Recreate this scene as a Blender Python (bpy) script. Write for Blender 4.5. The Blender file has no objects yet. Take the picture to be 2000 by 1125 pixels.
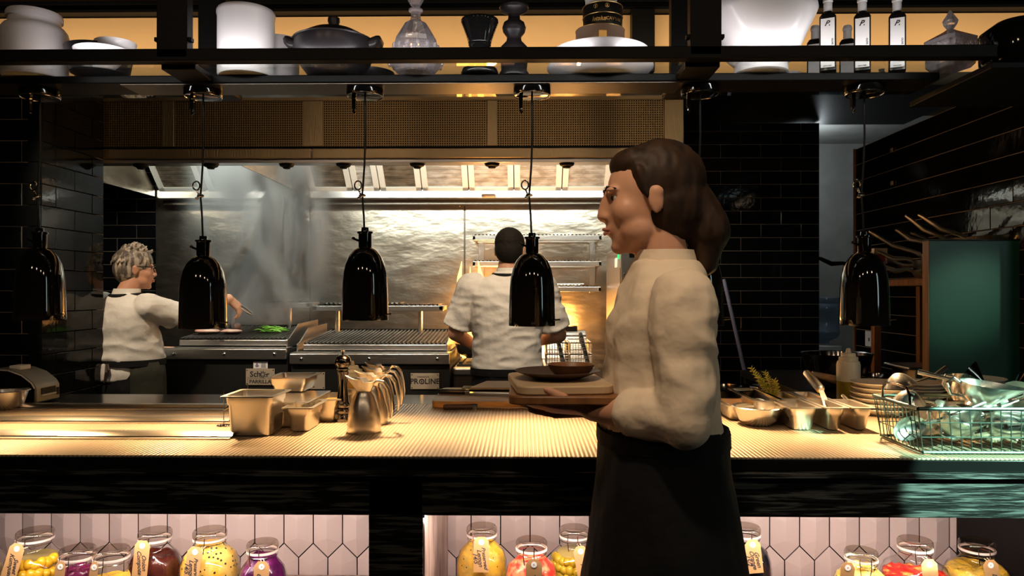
import bpy, bmesh, math, random
from mathutils import Vector, Matrix, noise

# ------------------------------------------------------------------ scene, camera, world, light
S = bpy.context.scene
COL = S.collection
R = math.radians
PI = math.pi
rnd = random.Random(11)
F, CAMZ, YAW, HY = 1447.0, 1.40, R(0.9), 568.0
RT = Vector((math.cos(YAW), math.sin(YAW), 0)); FW = Vector((-math.sin(YAW), math.cos(YAW), 0))
CAM = Vector((0, 0, CAMZ))

cd = bpy.data.cameras.new('camera'); cam = bpy.data.objects.new('camera', cd); COL.objects.link(cam)
cam.location = CAM; cam.rotation_euler = (R(90), 0, YAW)
cd.sensor_width = 36; cd.lens = F / 2000 * 36; cd.shift_y = (HY - 562.5) / 2000; cd.clip_start = .02
S.camera = cam

# ------------------------------------------------------------------ pixel <-> place helpers
def ray(px, py):
    return FW + RT * ((px - 1000) / F) + Vector((0, 0, (HY - py) / F))
def at(px, py, Y):
    d = ray(px, py); return CAM + d * (Y / d.y)
def atz(px, py, z):
    d = ray(px, py); return CAM + d * ((z - CAMZ) / d.z)

S.view_settings.view_transform = 'Standard'; S.view_settings.look = 'None'
S.view_settings.gamma = 1; S.view_settings.use_curve_mapping = False
S.view_settings.exposure = 0.0
w = bpy.data.worlds.new('world'); S.world = w; w.use_nodes = True
w.node_tree.nodes['Background'].inputs[0].default_value = (1, .8, .6, 1)
w.node_tree.nodes['Background'].inputs[1].default_value = .004

def light(name, kind, loc, target, energy, color, size=(.1, .1), angle=90, blend=.5, radius=.03):
    l = bpy.data.lights.new(name, kind); o = bpy.data.objects.new(name, l); COL.objects.link(o)
    o.location = loc; l.energy = energy; l.color = color
    if target is not None:
        d = Vector(target) - Vector(loc)
        o.rotation_euler = d.to_track_quat('-Z', 'Y').to_euler()
    if kind == 'AREA':
        l.shape = 'RECTANGLE'; l.size, l.size_y = size
    elif kind == 'SPOT':
        l.spot_size = R(angle); l.spot_blend = blend; l.shadow_soft_size = radius
    else:
        l.shadow_soft_size = radius
    return o

WARM = (1.0, .64, .31)
LAMP_W = 46
HOOD = (.93, 1.0, .90)
# fluorescent tubes behind the front lip of the two extractor bays
light('hood_tube', 'AREA', (-.35, 4.22, 2.34), (-.35, 5.4, 1.95), 31, HOOD, (2.0, .12))
light('hood_tube', 'AREA', (-1.95, 4.22, 2.34), (-1.95, 5.4, 1.95), 15, HOOD, (.9, .12))
# burner flames on the back range; second point added for the wall's orange
light('flame_glow', 'POINT', (-.26, 4.80, 1.16), None, 54, (1, .44, .11), radius=.12)
light('flame_glow', 'POINT', (.30, 5.20, 1.12), None, 28, (1, .44, .10), radius=.10)
# LED strips: under the counter front, on the shelf rail, along the bulkhead
light('niche_strip', 'AREA', (-.85, 1.897, .820), (-.85, 2.5, .55), 8.5, (1, .86, .76), (1.25, .02))
light('niche_strip', 'AREA', (.12, 1.897, .820), (.12, 2.5, .55), 5.0, (1, .86, .76), (.6, .02))
light('niche_strip', 'AREA', (.85, 1.897, .820), (.85, 2.5, .55), 6.2, (1, .86, .76), (.8, .02))
light('shelf_strip', 'AREA', (-.1, 2.152, 2.085), (-.1, 2.4, 2.2), 3.0, (1, .95, .95), (2.6, .012))
light('bulkhead_strip', 'AREA', (.0, 3.74, 2.60), (0, 3.98, 2.95), 16, (1, .78, .5), (6.0, .05))
for x_ in (-2.0, -1.0, .0):
    light('aisle_fill', 'SPOT', (x_, 3.0, 2.5), (x_, 4.15, 1.0), 75, (1, .80, .58), angle=52, blend=.5, radius=.05)  # unseen fill spots added to brighten the cooks' shirts and grill fronts
# dining room: dim ceiling lamps behind the camera and a cool window high on the right
for x_ in (-1.9, -.65, .65, 1.9):
    light('room_lamp', 'AREA', (x_, -.5, 2.9), (x_ * .6, 2.6, 1.4), 3.2, (1, .74, .50), (.16, .16))
light('walkway_fill', 'SPOT', (-.1, .7, 2.9), (.36, 1.6, 1.25), 70, (1, .76, .52), angle=30, blend=.8, radius=.05)  # unseen fill spot added to lighten the waiter
light('room_window', 'AREA', (3.3, -.2, 2.1), (0, 5.5, 1.5), 6, (.72, .95, .95), (.35, 1.3))
light('side_spot', 'SPOT', (2.9, .25, 2.15), at(2003, 873, 1.9), 2400, (.5, 1.0, .78), angle=9.6, blend=.12, radius=.012)
light('side_spot', 'SPOT', (3.3, .6, 2.3), at(1885, 592, 2.98), 170, (.5, 1.0, .72), angle=8.5, blend=1, radius=.05)
light('corridor_light', 'POINT', (2.3, 6.1, 2.5), None, 9, (.85, .95, 1.0), radius=.15)

# ------------------------------------------------------------------ materials
def mat(name, col, rough=.5, metal=0.0, spec=.5, bump=None, specks=None, var=None, emit=None, trans=0, ior=1.45, coat=0, sub=0, stretch=(1, 1, 1)):
    m = bpy.data.materials.new(name); m.use_nodes = True
    nt = m.node_tree; b = nt.nodes['Principled BSDF']
    b.inputs['Base Color'].default_value = (*col, 1)
    b.inputs['Roughness'].default_value = rough
    b.inputs['Metallic'].default_value = metal
    b.inputs['Specular IOR Level'].default_value = spec
    b.inputs['IOR'].default_value = ior
    b.inputs['Transmission Weight'].default_value = trans
    b.inputs['Coat Weight'].default_value = coat
    if sub:
        b.inputs['Subsurface Weight'].default_value = sub
        b.inputs['Subsurface Radius'].default_value = (.02, .008, .004)
    if emit:
        b.inputs['Emission Color'].default_value = (*emit[0], 1)
        b.inputs['Emission Strength'].default_value = emit[1]
    if bump or var or specks:
        tc = nt.nodes.new('ShaderNodeTexCoord'); mp = nt.nodes.new('ShaderNodeMapping')
        nt.links.new(tc.outputs['Object'], mp.inputs[0]); mp.inputs['Scale'].default_value = stretch
        if bump:
            n = nt.nodes.new('ShaderNodeTexNoise'); n.inputs['Scale'].default_value = bump[0]; n.inputs['Detail'].default_value = 4
            bp = nt.nodes.new('ShaderNodeBump'); bp.inputs['Strength'].default_value = bump[1]
            bp.inputs['Distance'].default_value = bump[2] if len(bump) > 2 else .01
            nt.links.new(mp.outputs[0], n.inputs['Vector']); nt.links.new(n.outputs[0], bp.inputs['Height'])
            nt.links.new(bp.outputs[0], b.inputs['Normal'])
        if var:
            n2 = nt.nodes.new('ShaderNodeTexNoise'); n2.inputs['Scale'].default_value = var[0]; n2.inputs['Detail'].default_value = 5
            rp = nt.nodes.new('ShaderNodeValToRGB')
            lo, hi = (var[2] if len(var) > 2 else (.4, .6))
            rp.color_ramp.elements[0].position = lo; rp.color_ramp.elements[1].position = hi
            rp.color_ramp.elements[0].color = (*col, 1); rp.color_ramp.elements[1].color = (*var[1], 1)
            nt.links.new(mp.outputs[0], n2.inputs['Vector']); nt.links.new(n2.outputs[0], rp.inputs[0])
            nt.links.new(rp.outputs[0], b.inputs['Base Color'])
        if specks:
            vo = nt.nodes.new('ShaderNodeTexVoronoi'); vo.inputs['Scale'].default_value = specks[0]
            lt = nt.nodes.new('ShaderNodeMath'); lt.operation = 'LESS_THAN'; lt.inputs[1].default_value = specks[1]
            mx = nt.nodes.new('ShaderNodeMixRGB'); mx.inputs[1].default_value = (*col, 1); mx.inputs[2].default_value = (.015, .010, .006, 1)
            nt.links.new(mp.outputs[0], vo.inputs['Vector']); nt.links.new(vo.outputs['Distance'], lt.inputs[0]); nt.links.new(lt.outputs[0], mx.inputs[0])
            if b.inputs['Base Color'].links: nt.links.new(b.inputs['Base Color'].links[0].from_socket, mx.inputs[1])
            nt.links.new(mx.outputs[0], b.inputs['Base Color'])
    return m

def thin_glass(name, tint=(1, 1, 1), rough=.02, ior=1.45):
    m = bpy.data.materials.new(name); m.use_nodes = True; nt = m.node_tree
    nt.nodes.remove(nt.nodes['Principled BSDF']); out = nt.nodes['Material Output']
    t = nt.nodes.new('ShaderNodeBsdfTransparent'); t.inputs[0].default_value = (*tint, 1)
    g = nt.nodes.new('ShaderNodeBsdfGlossy'); g.inputs['Roughness'].default_value = rough
    lw = nt.nodes.new('ShaderNodeLayerWeight'); lw.inputs[0].default_value = .5
    pw = nt.nodes.new('ShaderNodeMath'); pw.operation = 'POWER'; pw.inputs[1].default_value = 4.5
    fr = nt.nodes.new('ShaderNodeMath'); fr.operation = 'MULTIPLY_ADD'; fr.inputs[1].default_value = .9; fr.inputs[2].default_value = .035
    nt.links.new(lw.outputs['Facing'], pw.inputs[0]); nt.links.new(pw.outputs[0], fr.inputs[0])
    mx = nt.nodes.new('ShaderNodeMixShader')
    nt.links.new(fr.outputs[0], mx.inputs[0]); nt.links.new(t.outputs[0], mx.inputs[1]); nt.links.new(g.outputs[0], mx.inputs[2])
    nt.links.new(mx.outputs[0], out.inputs[0])
    return m

def glow(name, col, strength):
    m = bpy.data.materials.new(name); m.use_nodes = True; nt = m.node_tree
    nt.nodes.remove(nt.nodes['Principled BSDF'])
    e = nt.nodes.new('ShaderNodeEmission'); e.inputs[0].default_value = (*col, 1); e.inputs[1].default_value = strength
    nt.links.new(e.outputs[0], nt.nodes['Material Output'].inputs[0])
    return m

def wave_mat(name, c0, c1, scales, rough, metal, bumpd, spec=.5):
    """two crossed sine waves (object X and Z/Y) -> colour mix + bump; scales = periods in metres"""
    m = mat(name, c0, rough, metal, spec); nt = m.node_tree; b = nt.nodes['Principled BSDF']
    tc = nt.nodes.new('ShaderNodeTexCoord'); sx = nt.nodes.new('ShaderNodeSeparateXYZ'); nt.links.new(tc.outputs['Object'], sx.inputs[0])
    outs = []
    for ax, per in scales:
        mu = nt.nodes.new('ShaderNodeMath'); mu.operation = 'MULTIPLY'; mu.inputs[1].default_value = 2 * PI / per
        si = nt.nodes.new('ShaderNodeMath'); si.operation = 'SINE'
        ad = nt.nodes.new('ShaderNodeMath'); ad.operation = 'MULTIPLY_ADD'; ad.inputs[1].default_value = .5; ad.inputs[2].default_value = .5
        nt.links.new(sx.outputs[ax], mu.inputs[0]); nt.links.new(mu.outputs[0], si.inputs[0]); nt.links.new(si.outputs[0], ad.inputs[0])
        outs.append(ad.outputs[0])
    v = outs[0]
    for o in outs[1:]:
        k = nt.nodes.new('ShaderNodeMath'); k.operation = 'MULTIPLY'
        nt.links.new(v, k.inputs[0]); nt.links.new(o, k.inputs[1]); v = k.outputs[0]
    rp = nt.nodes.new('ShaderNodeValToRGB'); rp.color_ramp.elements[0].color = (*c0, 1); rp.color_ramp.elements[1].color = (*c1, 1)
    rp.color_ramp.elements[0].position = .25; rp.color_ramp.elements[1].position = .5
    nt.links.new(v, rp.inputs[0]); nt.links.new(rp.outputs[0], b.inputs['Base Color'])
    bp = nt.nodes.new('ShaderNodeBump'); bp.inputs['Strength'].default_value = 1; bp.inputs['Distance'].default_value = bumpd
    nt.links.new(v, bp.inputs['Height']); nt.links.new(bp.outputs[0], b.inputs['Normal'])
    return m

M = {}
M['black'] = mat('black_steel', (.003, .003, .003), .45, 0, .18)
M['blackwood'] = mat('black_wood', (.004, .004, .004), .5, 0, .2, bump=(9, .6, .006), var=(7, (.065, .068, .065), (.50, .58)), stretch=(1, 16, 16))
M['gloss'] = mat('black_enamel', (.004, .004, .004), .06, 0, .6, coat=.5)
M['tile'] = mat('black_tile', (.004, .0045, .0045), .07, 0, .35, bump=(14, .08, .01), ior=1.33)
M['grout'] = mat('grout', (.36, .26, .175), .8)
M['steel'] = mat('brushed_steel', (.60, .585, .56), .30, 1, bump=(30, .12, .004), stretch=(1, 1, 14))
M['panel'] = mat('steel_sheet', (.66, .585, .49), .30, 1, bump=(3.4, .32, .03), var=(5, (.48, .42, .345)), stretch=(1, 1, 2.2))
M['nameplate'] = mat('name_plate', (.50, .42, .32), .5, .35)
M['dsteel'] = mat('dark_steel', (.15, .13, .11), .36, 1, bump=(20, .1, .004), stretch=(1, 10, 10))
M['hoodsteel'] = mat('lamp_tinted_steel', (.40, .29, .155), .33, 1, bump=(26, .25, .006), stretch=(6, 1, .6))  # plain steel with the warm lamplight put into its gold-brown colour
M['perf'] = wave_mat('perforated_steel', (.36, .23, .10), (.010, .008, .006), (('X', .0125), ('Z', .0125)), .34, 1, -.001)  # sheet colour browned to carry the warm lamplight
M['chrome'] = mat('polished_steel', (.72, .70, .67), .12, 1)
M['pan'] = mat('satin_steel', (.76, .70, .62), .31, 1)
M['bar'] = mat('grate_iron', (.03, .028, .026), .36, .3)
M['dchrome'] = mat('dark_chrome', (.16, .145, .135), .12, 1)
M['cutlery'] = mat('cutlery_steel', (.80, .76, .70), .27, 1)
M['filterframe'] = mat('filter_frame', (.74, .71, .65), .45, .35)
M['baffle'] = mat('greasy_filter', (.07, .052, .035), .5, .4, var=(12, (.15, .115, .08)), stretch=(1, 1, 3))
M['baffle2'] = mat('clean_filter', (.46, .44, .41), .5, .4, var=(12, (.28, .25, .21)), stretch=(1, 1, 3))
M['matting'] = wave_mat('woven_mat', (.27, .20, .128), (.46, .365, .255), (('X', .0115),), .40, .25, .0013)
M['worktop'] = mat('black_worktop', (.006, .006, .006), .12, 0, .6)
M['porcelain'] = mat('white_porcelain', (.80, .78, .80), .22, 0, .5, bump=(7, .05, .01))
M['crock'] = mat('white_stoneware', (.74, .70, .72), .40, 0, .5, bump=(5, .25, .006), stretch=(1, 1, 6))
M['plate'] = mat('cream_plate', (.74, .66, .55), .25)
M['blackc'] = mat('black_ceramic', (.018, .015, .017), .33, 0, .5)
M['blackg'] = mat('black_glaze', (.006, .006, .006), .07, 0, .6)
M['crystal'] = mat('cut_crystal', (.97, .91, .95), .02, 0, .8, trans=.82, ior=1.5)
M['glass'] = thin_glass('jar_glass', (.97, .97, .96))
M['lidglass'] = thin_glass('lid_glass', (.80, .76, .72), .08)
M['shelfglass'] = thin_glass('shelf_glass', (.93, .95, .93))
M['tan'] = mat('tan_paint', (.66, .42, .20), .7, var=(1.5, (.60, .38, .18)))
M['hex'] = mat('pink_tile', (.72, .56, .53), .22, 0, .5)
M['greywall'] = mat('grey_concrete', (.30, .30, .28), .8, var=(4, (.25, .25, .235)), bump=(30, .2, .004))
M['floor'] = mat('dark_floor', (.03, .028, .026), .5)
M['grilliron'] = mat('cast_iron', (.010, .0095, .009), .5, 0, .4)
M['wood'] = mat('board_wood', (.74, .38, .11), .42, var=(4, (.58, .27, .07)), stretch=(2, 10, 10))
M['woodtop'] = mat('worn_wood', (.46, .32, .21), .5, var=(5, (.36, .24, .15)), stretch=(2, 12, 12))
M['beige'] = mat('beige_board', (.62, .45, .27), .5, var=(3, (.54, .38, .22)))
M['brownwood'] = mat('brown_wood', (.24, .10, .035), .45, var=(4, (.16, .065, .022)), stretch=(8, 8, 1))
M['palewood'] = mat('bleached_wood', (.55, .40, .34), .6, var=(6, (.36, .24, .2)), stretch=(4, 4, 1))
M['knifehandle'] = mat('black_handle', (.012, .011, .012), .35)
M['leather'] = mat('brown_handle', (.06, .035, .028), .5)
M['green'] = mat('green_board', (.008, .052, .032), .36, 0, .5, var=(3, (.010, .06, .038)))
M['wire'] = mat('green_wire', (.07, .10, .085), .35, .8)
M['white'] = mat('white_plastic', (.75, .75, .74), .4)
M['squeeze'] = mat('squeeze_plastic', (.80, .74, .60), .4, 0, .4, sub=.2)
M['oil'] = mat('olive_oil', (.26, .20, .015), .25)
M['mustard'] = mat('yellow_sauce', (.68, .43, .07), .35)
M['paper'] = mat('kraft_paper', (.46, .25, .10), .8, var=(20, (.41, .22, .085)))
M['string'] = mat('cotton_string', (.75, .62, .42), .8)
M['ink'] = mat('ink', (.02, .017, .02), .6)
M['ring'] = mat('paper_ring', (.80, .77, .76), .7)
M['rubber'] = mat('pale_rubber', (.58, .48, .44), .6)
M['lemon'] = mat('pickled_lemon', (.75, .42, .04), .35, specks=(62, .13), var=(38, (.55, .33, .06), (.45, .6)), bump=(40, .6, .01))
M['pepper'] = mat('lemon_peppercorns', (.80, .50, .12), .35, specks=(75, .24), var=(20, (.74, .38, .03), (.45, .6)), bump=(30, .6, .01))
M['kumquat'] = mat('yellow_fruit', (.78, .42, .02), .25)
M['olive'] = mat('green_yellow_fruit', (.52, .33, .02), .25)
M['beet'] = mat('purple_pickle', (.08, .006, .03), .25, var=(16, (.15, .012, .06)), bump=(14, .5, .01))
M['cabbage'] = mat('purple_cabbage', (.17, .010, .11), .3, var=(30, (.05, .004, .04)), bump=(16, .6, .01))
M['darkjar'] = mat('dark_preserve', (.035, .010, .010), .25, var=(16, (.10, .02, .012)))
M['navy'] = mat('black_preserve', (.006, .006, .009), .2)
M['redjar'] = mat('red_pickle', (.62, .03, .02), .3, var=(34, (.80, .27, .12), (.44, .6)), bump=(30, .6, .01))
M['chili'] = mat('red_chili', (.50, .012, .01), .3, var=(42, (.80, .22, .05), (.5, .66)), bump=(34, .7, .012))
M['liquid'] = mat('brine', (.42, .30, .10), .1)
M['skin'] = mat('skin', (.62, .33, .21), .45, 0, .4, sub=.15, var=(6, (.56, .28, .17)))
M['shirt'] = mat('white_cotton', (.78, .73, .66), .8, 0, .2, bump=(7, .55, .03))
M['wshirt'] = mat('waiter_cotton', (.74, .60, .45), .8, 0, .2, bump=(7, .55, .03))
M['apron'] = mat('black_cotton', (.010, .010, .011), .8, 0, .2, bump=(9, .5, .02))
M['olivecloth'] = mat('dark_olive_cotton', (.035, .034, .024), .8, 0, .2, bump=(8, .5, .03))
M['hairash'] = mat('ash_hair', (.40, .33, .25), .5, var=(45, (.09, .07, .055), (.42, .56)), stretch=(1, 1, .3))
M['hairdark'] = mat('dark_hair', (.012, .009, .007), .8, 0, .2)
M['hairbrown'] = mat('brown_hair', (.038, .018, .008), .6, 0, .3, var=(40, (.02, .010, .005)), stretch=(1, 1, .2))
M['eyewhite'] = mat('eye_white', (.50, .43, .37), .3)
M['eyedark'] = mat('eye_dark', (.02, .012, .008), .2)
M['lip'] = mat('lips', (.45, .16, .12), .4)
M['meat'] = mat('raw_meat', (.62, .25, .18), .4, var=(14, (.72, .5, .4)))
M['leaf'] = mat('green_leaf', (.10, .36, .02), .5, var=(20, (.2, .5, .05)))
M['rosemary'] = mat('rosemary', (.46, .50, .07), .6, var=(40, (.66, .6, .2)))
M['flame'] = glow('flame', (1, .42, .06), 9)
M['bulb'] = glow('lamp_bulb', (1, .66, .34), 12)
M['bottle'] = mat('dark_bottle', (.008, .008, .007), .15, 0, .5)
M['label'] = mat('white_label', (.78, .77, .77), .6)
M['cap'] = mat('white_cap', (.72, .71, .72), .35)
M['tin'] = mat('black_tin', (.012, .011, .010), .3)
M['gold'] = mat('gold_print', (.75, .48, .16), .35, .8)
M['tinwarm'] = mat('pale_tin', (.62, .42, .30), .35, .4)
M['greyplastic'] = mat('grey_plastic', (.20, .215, .20), .4)
M['blueglass'] = mat('blue_bottle', (.30, .42, .58), .15, 0, .5, trans=.35)
M['redprint'] = mat('red_print', (.55, .05, .03), .5)
M['greenled'] = glow('green_led', (.05, 1, .25), 1.2)
M['lavender'] = mat('lavender_pole', (.22, .21, .32), .5)
M['orange'] = mat('orange_slice', (.78, .36, .02), .4)
M['cord'] = mat('black_cord', (.006, .006, .006), .5)
M['brass'] = mat('brass_inside', (.8, .55, .28), .3, .9)

# ------------------------------------------------------------------ mesh builder
class MB:
    def __init__(s): s.bm = bmesh.new()
    def _add(s, vs, fs, T=None):
        V = [s.bm.verts.new(T @ Vector(v) if T is not None else Vector(v)) for v in vs]
        for f in fs:
            try: s.bm.faces.new([V[i] for i in f])
            except ValueError: pass
        return s
    def box(s, x0, x1, y0, y1, z0, z1, T=None):
        v = [(x0, y0, z0), (x1, y0, z0), (x1, y1, z0), (x0, y1, z0), (x0, y0, z1), (x1, y0, z1), (x1, y1, z1), (x0, y1, z1)]
        return s._add(v, [(3, 2, 1, 0), (4, 5, 6, 7), (0, 1, 5, 4), (1, 2, 6, 5), (2, 3, 7, 6), (3, 0, 4, 7)], T)
    def lathe(s, prof, seg=32, c=(0, 0, 0), T=None, sx=1, sy=1):
        vs, fs, rings = [], [], []
        for r, z in prof:
            if r < 1e-6:
                rings.append([len(vs)]); vs.append((c[0], c[1], c[2] + z))
            else:
                rings.append(list(range(len(vs), len(vs) + seg)))
                for k in range(seg):
                    a = 2 * PI * k / seg
                    vs.append((c[0] + r * sx * math.cos(a), c[1] + r * sy * math.sin(a), c[2] + z))
        for A, B in zip(rings, rings[1:]):
            for k in range(seg):
                k2 = (k + 1) % seg
                if len(A) > 1 and len(B) > 1: fs.append((A[k], A[k2], B[k2], B[k]))
                elif len(A) == 1 and len(B) > 1: fs.append((A[0], B[k2], B[k]))
                elif len(B) == 1 and len(A) > 1: fs.append((A[k], A[k2], B[0]))
        return s._add(vs, fs, T)
    def loft(s, rings, cap=True, T=None):
        n = len(rings[0]); vs = [p for r in rings for p in r]; fs = []
        for i in range(len(rings) - 1):
            for k in range(n):
                k2 = (k + 1) % n
                fs.append((i * n + k, i * n + k2, (i + 1) * n + k2, (i + 1) * n + k))
        if cap:
            fs.append(tuple(range(n - 1, -1, -1))); fs.append(tuple(range((len(rings) - 1) * n, len(rings) * n)))
        return s._add(vs, fs, T)
    def tube(s, pts, r, seg=8, T=None, closed=False):
        pts = [Vector(p) for p in pts]; n = len(pts)
        rs = r if isinstance(r, (list, tuple)) else [r] * n
        rings = []; up = None
        for i, p in enumerate(pts):
            if closed: d = pts[(i + 1) % n] - pts[i - 1]
            else: d = pts[min(i + 1, n - 1)] - pts[max(i - 1, 0)]
            d.normalize()
            if up is None:
                up = Vector((0, 0, 1)) if abs(d.z) < .9 else Vector((1, 0, 0))
            a = d.cross(up)
            if a.length < 1e-4: a = d.orthogonal()
            a.normalize(); b = a.cross(d); up = b
            rings.append([p + (a * math.cos(2 * PI * k / seg) + b * math.sin(2 * PI * k / seg)) * rs[i] for k in range(seg)])
        if closed:
            rings.append(rings[0]); return s.loft(rings, False, T)
        return s.loft(rings, True, T)
    def cyl(s, p0, p1, r0, r1=None, seg=16, T=None):
        return s.tube([p0, p1], [r0, r0 if r1 is None else r1], seg, T)
    def ell(s, c, r, seg=16, rings=10, T=None, rot=None):
        if not isinstance(r, (tuple, list)): r = (r, r, r)
        q = rot or Matrix.Identity(3); c = Vector(c)
        vs = [c + q @ Vector((0, 0, -r[2]))]
        for i in range(1, rings):
            ph = -PI / 2 + PI * i / rings
            for k in range(seg):
                a = 2 * PI * k / seg
                vs.append(c + q @ Vector((r[0] * math.cos(ph) * math.cos(a), r[1] * math.cos(ph) * math.sin(a), r[2] * math.sin(ph))))
        vs.append(c + q @ Vector((0, 0, r[2])))
        fs = []
        for k in range(seg):
            k2 = (k + 1) % seg
            fs.append((0, 1 + k2, 1 + k)); b = 1 + (rings - 2) * seg; fs.append((len(vs) - 1, b + k, b + k2))
            for i in range(rings - 2):
                o = 1 + i * seg; fs.append((o + k, o + k2, o + seg + k2, o + seg + k))
        return s._add(vs, fs, T)
    def caps(s, p0, r0, p1, r1, seg=12):
        p0, p1 = Vector(p0), Vector(p1); d = (p1 - p0)
        L = d.length or 1e-6; d = d / L
        pts, rs = [], []
        for i in range(5):
            a = -PI / 2 + (PI / 2) * i / 4
            pts.append(p0 + d * (r0 * math.sin(a))); rs.append(max(r0 * math.cos(a), r0 * .08))
        for i in range(5):
            a = (PI / 2) * i / 4
            pts.append(p1 + d * (r1 * math.sin(a))); rs.append(max(r1 * math.cos(a), r1 * .08))
        return s.tube(pts, rs, seg)
    def prism(s, poly, a0, a1, axis='x', T=None):
        """poly: 2-D outline; axis 'x': (y,z) outline extruded along x, etc."""
        def P(u, v, t): return {'x': (t, u, v), 'y': (u, t, v), 'z': (u, v, t)}[axis]
        return s.loft([[P(u, v, a0) for u, v in poly], [P(u, v, a1) for u, v in poly]], True, T)
    def obj(s, name, m, parent=None, loc=(0, 0, 0), rotz=0, smooth=35, bevel=0, bseg=2, sub=0):
        bmesh.ops.recalc_face_normals(s.bm, faces=s.bm.faces)
        me = bpy.data.meshes.new(name); s.bm.to_mesh(me); s.bm.free()
        o = bpy.data.objects.new(name, me); COL.objects.link(o)
        if m is not None: me.materials.append(M[m] if isinstance(m, str) else m)
        if smooth:
            me.shade_smooth()
            if smooth < 180: me.set_sharp_from_angle(angle=R(smooth))
        o.location = loc; o.rotation_euler = (0, 0, rotz)
        if parent is not None: o.parent = parent
        if bevel:
            b = o.modifiers.new('bevel', 'BEVEL'); b.width = bevel; b.segments = bseg; b.limit_method = 'ANGLE'; b.angle_limit = R(40)
        if sub:
            q = o.modifiers.new('sub', 'SUBSURF'); q.levels = sub; q.render_levels = sub
        return o

def tag(o, label, cat, group=None):
    o['label'] = label; o['category'] = cat
    if group: o['group'] = group
    return o
def thing(name, label, cat, loc=(0, 0, 0), rotz=0, group=None):
    o = bpy.data.objects.new(name, None); COL.objects.link(o); o.empty_display_size = .05
    o.location = loc; o.rotation_euler = (0, 0, rotz)
    return tag(o, label, cat, group)
def struct(o):
    o['kind'] = 'structure'; return o
CH = {}
def copy_tree(o, parent=None):
    c = o.copy(); COL.objects.link(c)
    if parent is not None: c.parent = parent
    for ch in [x for x in o.children if x.type != 'LIGHT']: copy_tree(ch, c)
    return c
def dup(o, loc, rotz=None, label=None, group=None, scale=None):
    c = copy_tree(o); c.location = loc
    if rotz is not None: c.rotation_euler = (0, 0, rotz)
    if label: c['label'] = label
    if group: c['group'] = group
    if scale: c.scale = scale if isinstance(scale, tuple) else (scale,) * 3
    return c
TEXTS = []
def text(body, size, m, parent, loc, rot, name='lettering', shear=0, extrude=.0003, align='CENTER', sx=1):
    c = bpy.data.curves.new(name, 'FONT'); c.body = body; c.size = size; c.shear = shear; c.extrude = extrude
    c.offset = size * .022; c.align_x = align; c.align_y = 'CENTER'; c.resolution_u = 2
    c.materials.append(M[m])
    o = bpy.data.objects.new(name, c); COL.objects.link(o); o.location = loc; o.rotation_euler = rot; o.parent = parent
    o.scale = (sx, 1, 1); TEXTS.append(o)
    return o
def remesh(name, mb, voxel, m, parent=None, it=6, disp=None):
    me = bpy.data.meshes.new('tmp'); bmesh.ops.recalc_face_normals(mb.bm, faces=mb.bm.faces); mb.bm.to_mesh(me); mb.bm.free()
    t = bpy.data.objects.new('tmp', me); COL.objects.link(t)
    q = t.modifiers.new('r', 'REMESH'); q.mode = 'VOXEL'; q.voxel_size = voxel
    q = t.modifiers.new('s', 'SMOOTH'); q.factor = .5; q.iterations = it
    dg = bpy.context.evaluated_depsgraph_get(); dg.update()
    nm = bpy.data.meshes.new_from_object(t.evaluated_get(dg)); nm.name = name
    bpy.data.objects.remove(t); bpy.data.meshes.remove(me)
    if disp:
        ns = [v.normal.copy() for v in nm.vertices]
        for v, n in zip(nm.vertices, ns): v.co += n * disp(v.co, n)
    nm.materials.clear(); nm.materials.append(M[m])
    nm.shade_smooth()
    o = bpy.data.objects.new(name, nm); COL.objects.link(o)
    if parent is not None: o.parent = parent
    return o

# ------------------------------------------------------------------ setting: floor, ceiling, walls
def slab(name, x0, x1, y0, y1, z0, z1, m):
    return struct(MB().box(x0, x1, y0, y1, z0, z1).obj(name, m, smooth=0))
slab('floor', -4.5, 5, -2, 7.2, -.05, 0, 'floor')
slab('ceiling', -4.5, 2.9, 4.06, 5.7, 2.67, 2.72, 'black')

TILES = {}
def tile_mesh(wd, ht):
    k = (round(wd, 3), round(ht, 3))
    if k not in TILES:
        b = MB(); t, e = .0035, .002; w2, h2 = wd / 2, ht / 2
        ring = lambda x, z, y: [(-x, y, -z), (x, y, -z), (x, y, z), (-x, y, z)]
        b.loft([ring(w2, h2, 0), ring(w2, h2, -t + e), ring(w2 - e, h2 - e, -t)], True)
        bmesh.ops.recalc_face_normals(b.bm, faces=b.bm.faces)
        me = bpy.data.meshes.new('tile'); b.bm.to_mesh(me); b.bm.free(); me.materials.append(M['tile']); TILES[k] = me
    return TILES[k]
def tile_wall(name, org, ang, W, z0, z1, zphase, joint, rowflip=0, thick=.1, pitch=.1, lim=300):
    """wall face along direction ang from org (x,y); tiles stand proud on the side to the right of travel"""
    wall = struct(MB().box(0, W, 0, thick, z0, z1).obj(name, 'grout', loc=(org[0], org[1], 0), rotz=ang, smooth=0))
    g = .0028; i0 = math.floor((z0 - zphase) / pitch); n = 0
    i = i0
    while zphase + i * pitch < z1 - .01:
        a, b = max(z0, zphase + i * pitch), min(z1, zphase + (i + 1) * pitch)
        x = joint + (.15 if (i + rowflip) % 2 else 0); x -= math.ceil(x / .3) * .3
        while x < W:
            l, r = max(0, x), min(W, x + .3)
            if r - l > .012 and b - a > .012:
                o = bpy.data.objects.new('tile', tile_mesh(r - l - g, b - a - g)); COL.objects.link(o); o.parent = wall
                o.location = ((l + r) / 2, 0, (a + b) / 2)
                o.rotation_euler = (rnd.uniform(-.006, .006), 0, rnd.uniform(-.006, .006)); n += 1
            x += .3
        i += 1
    return wall
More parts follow.
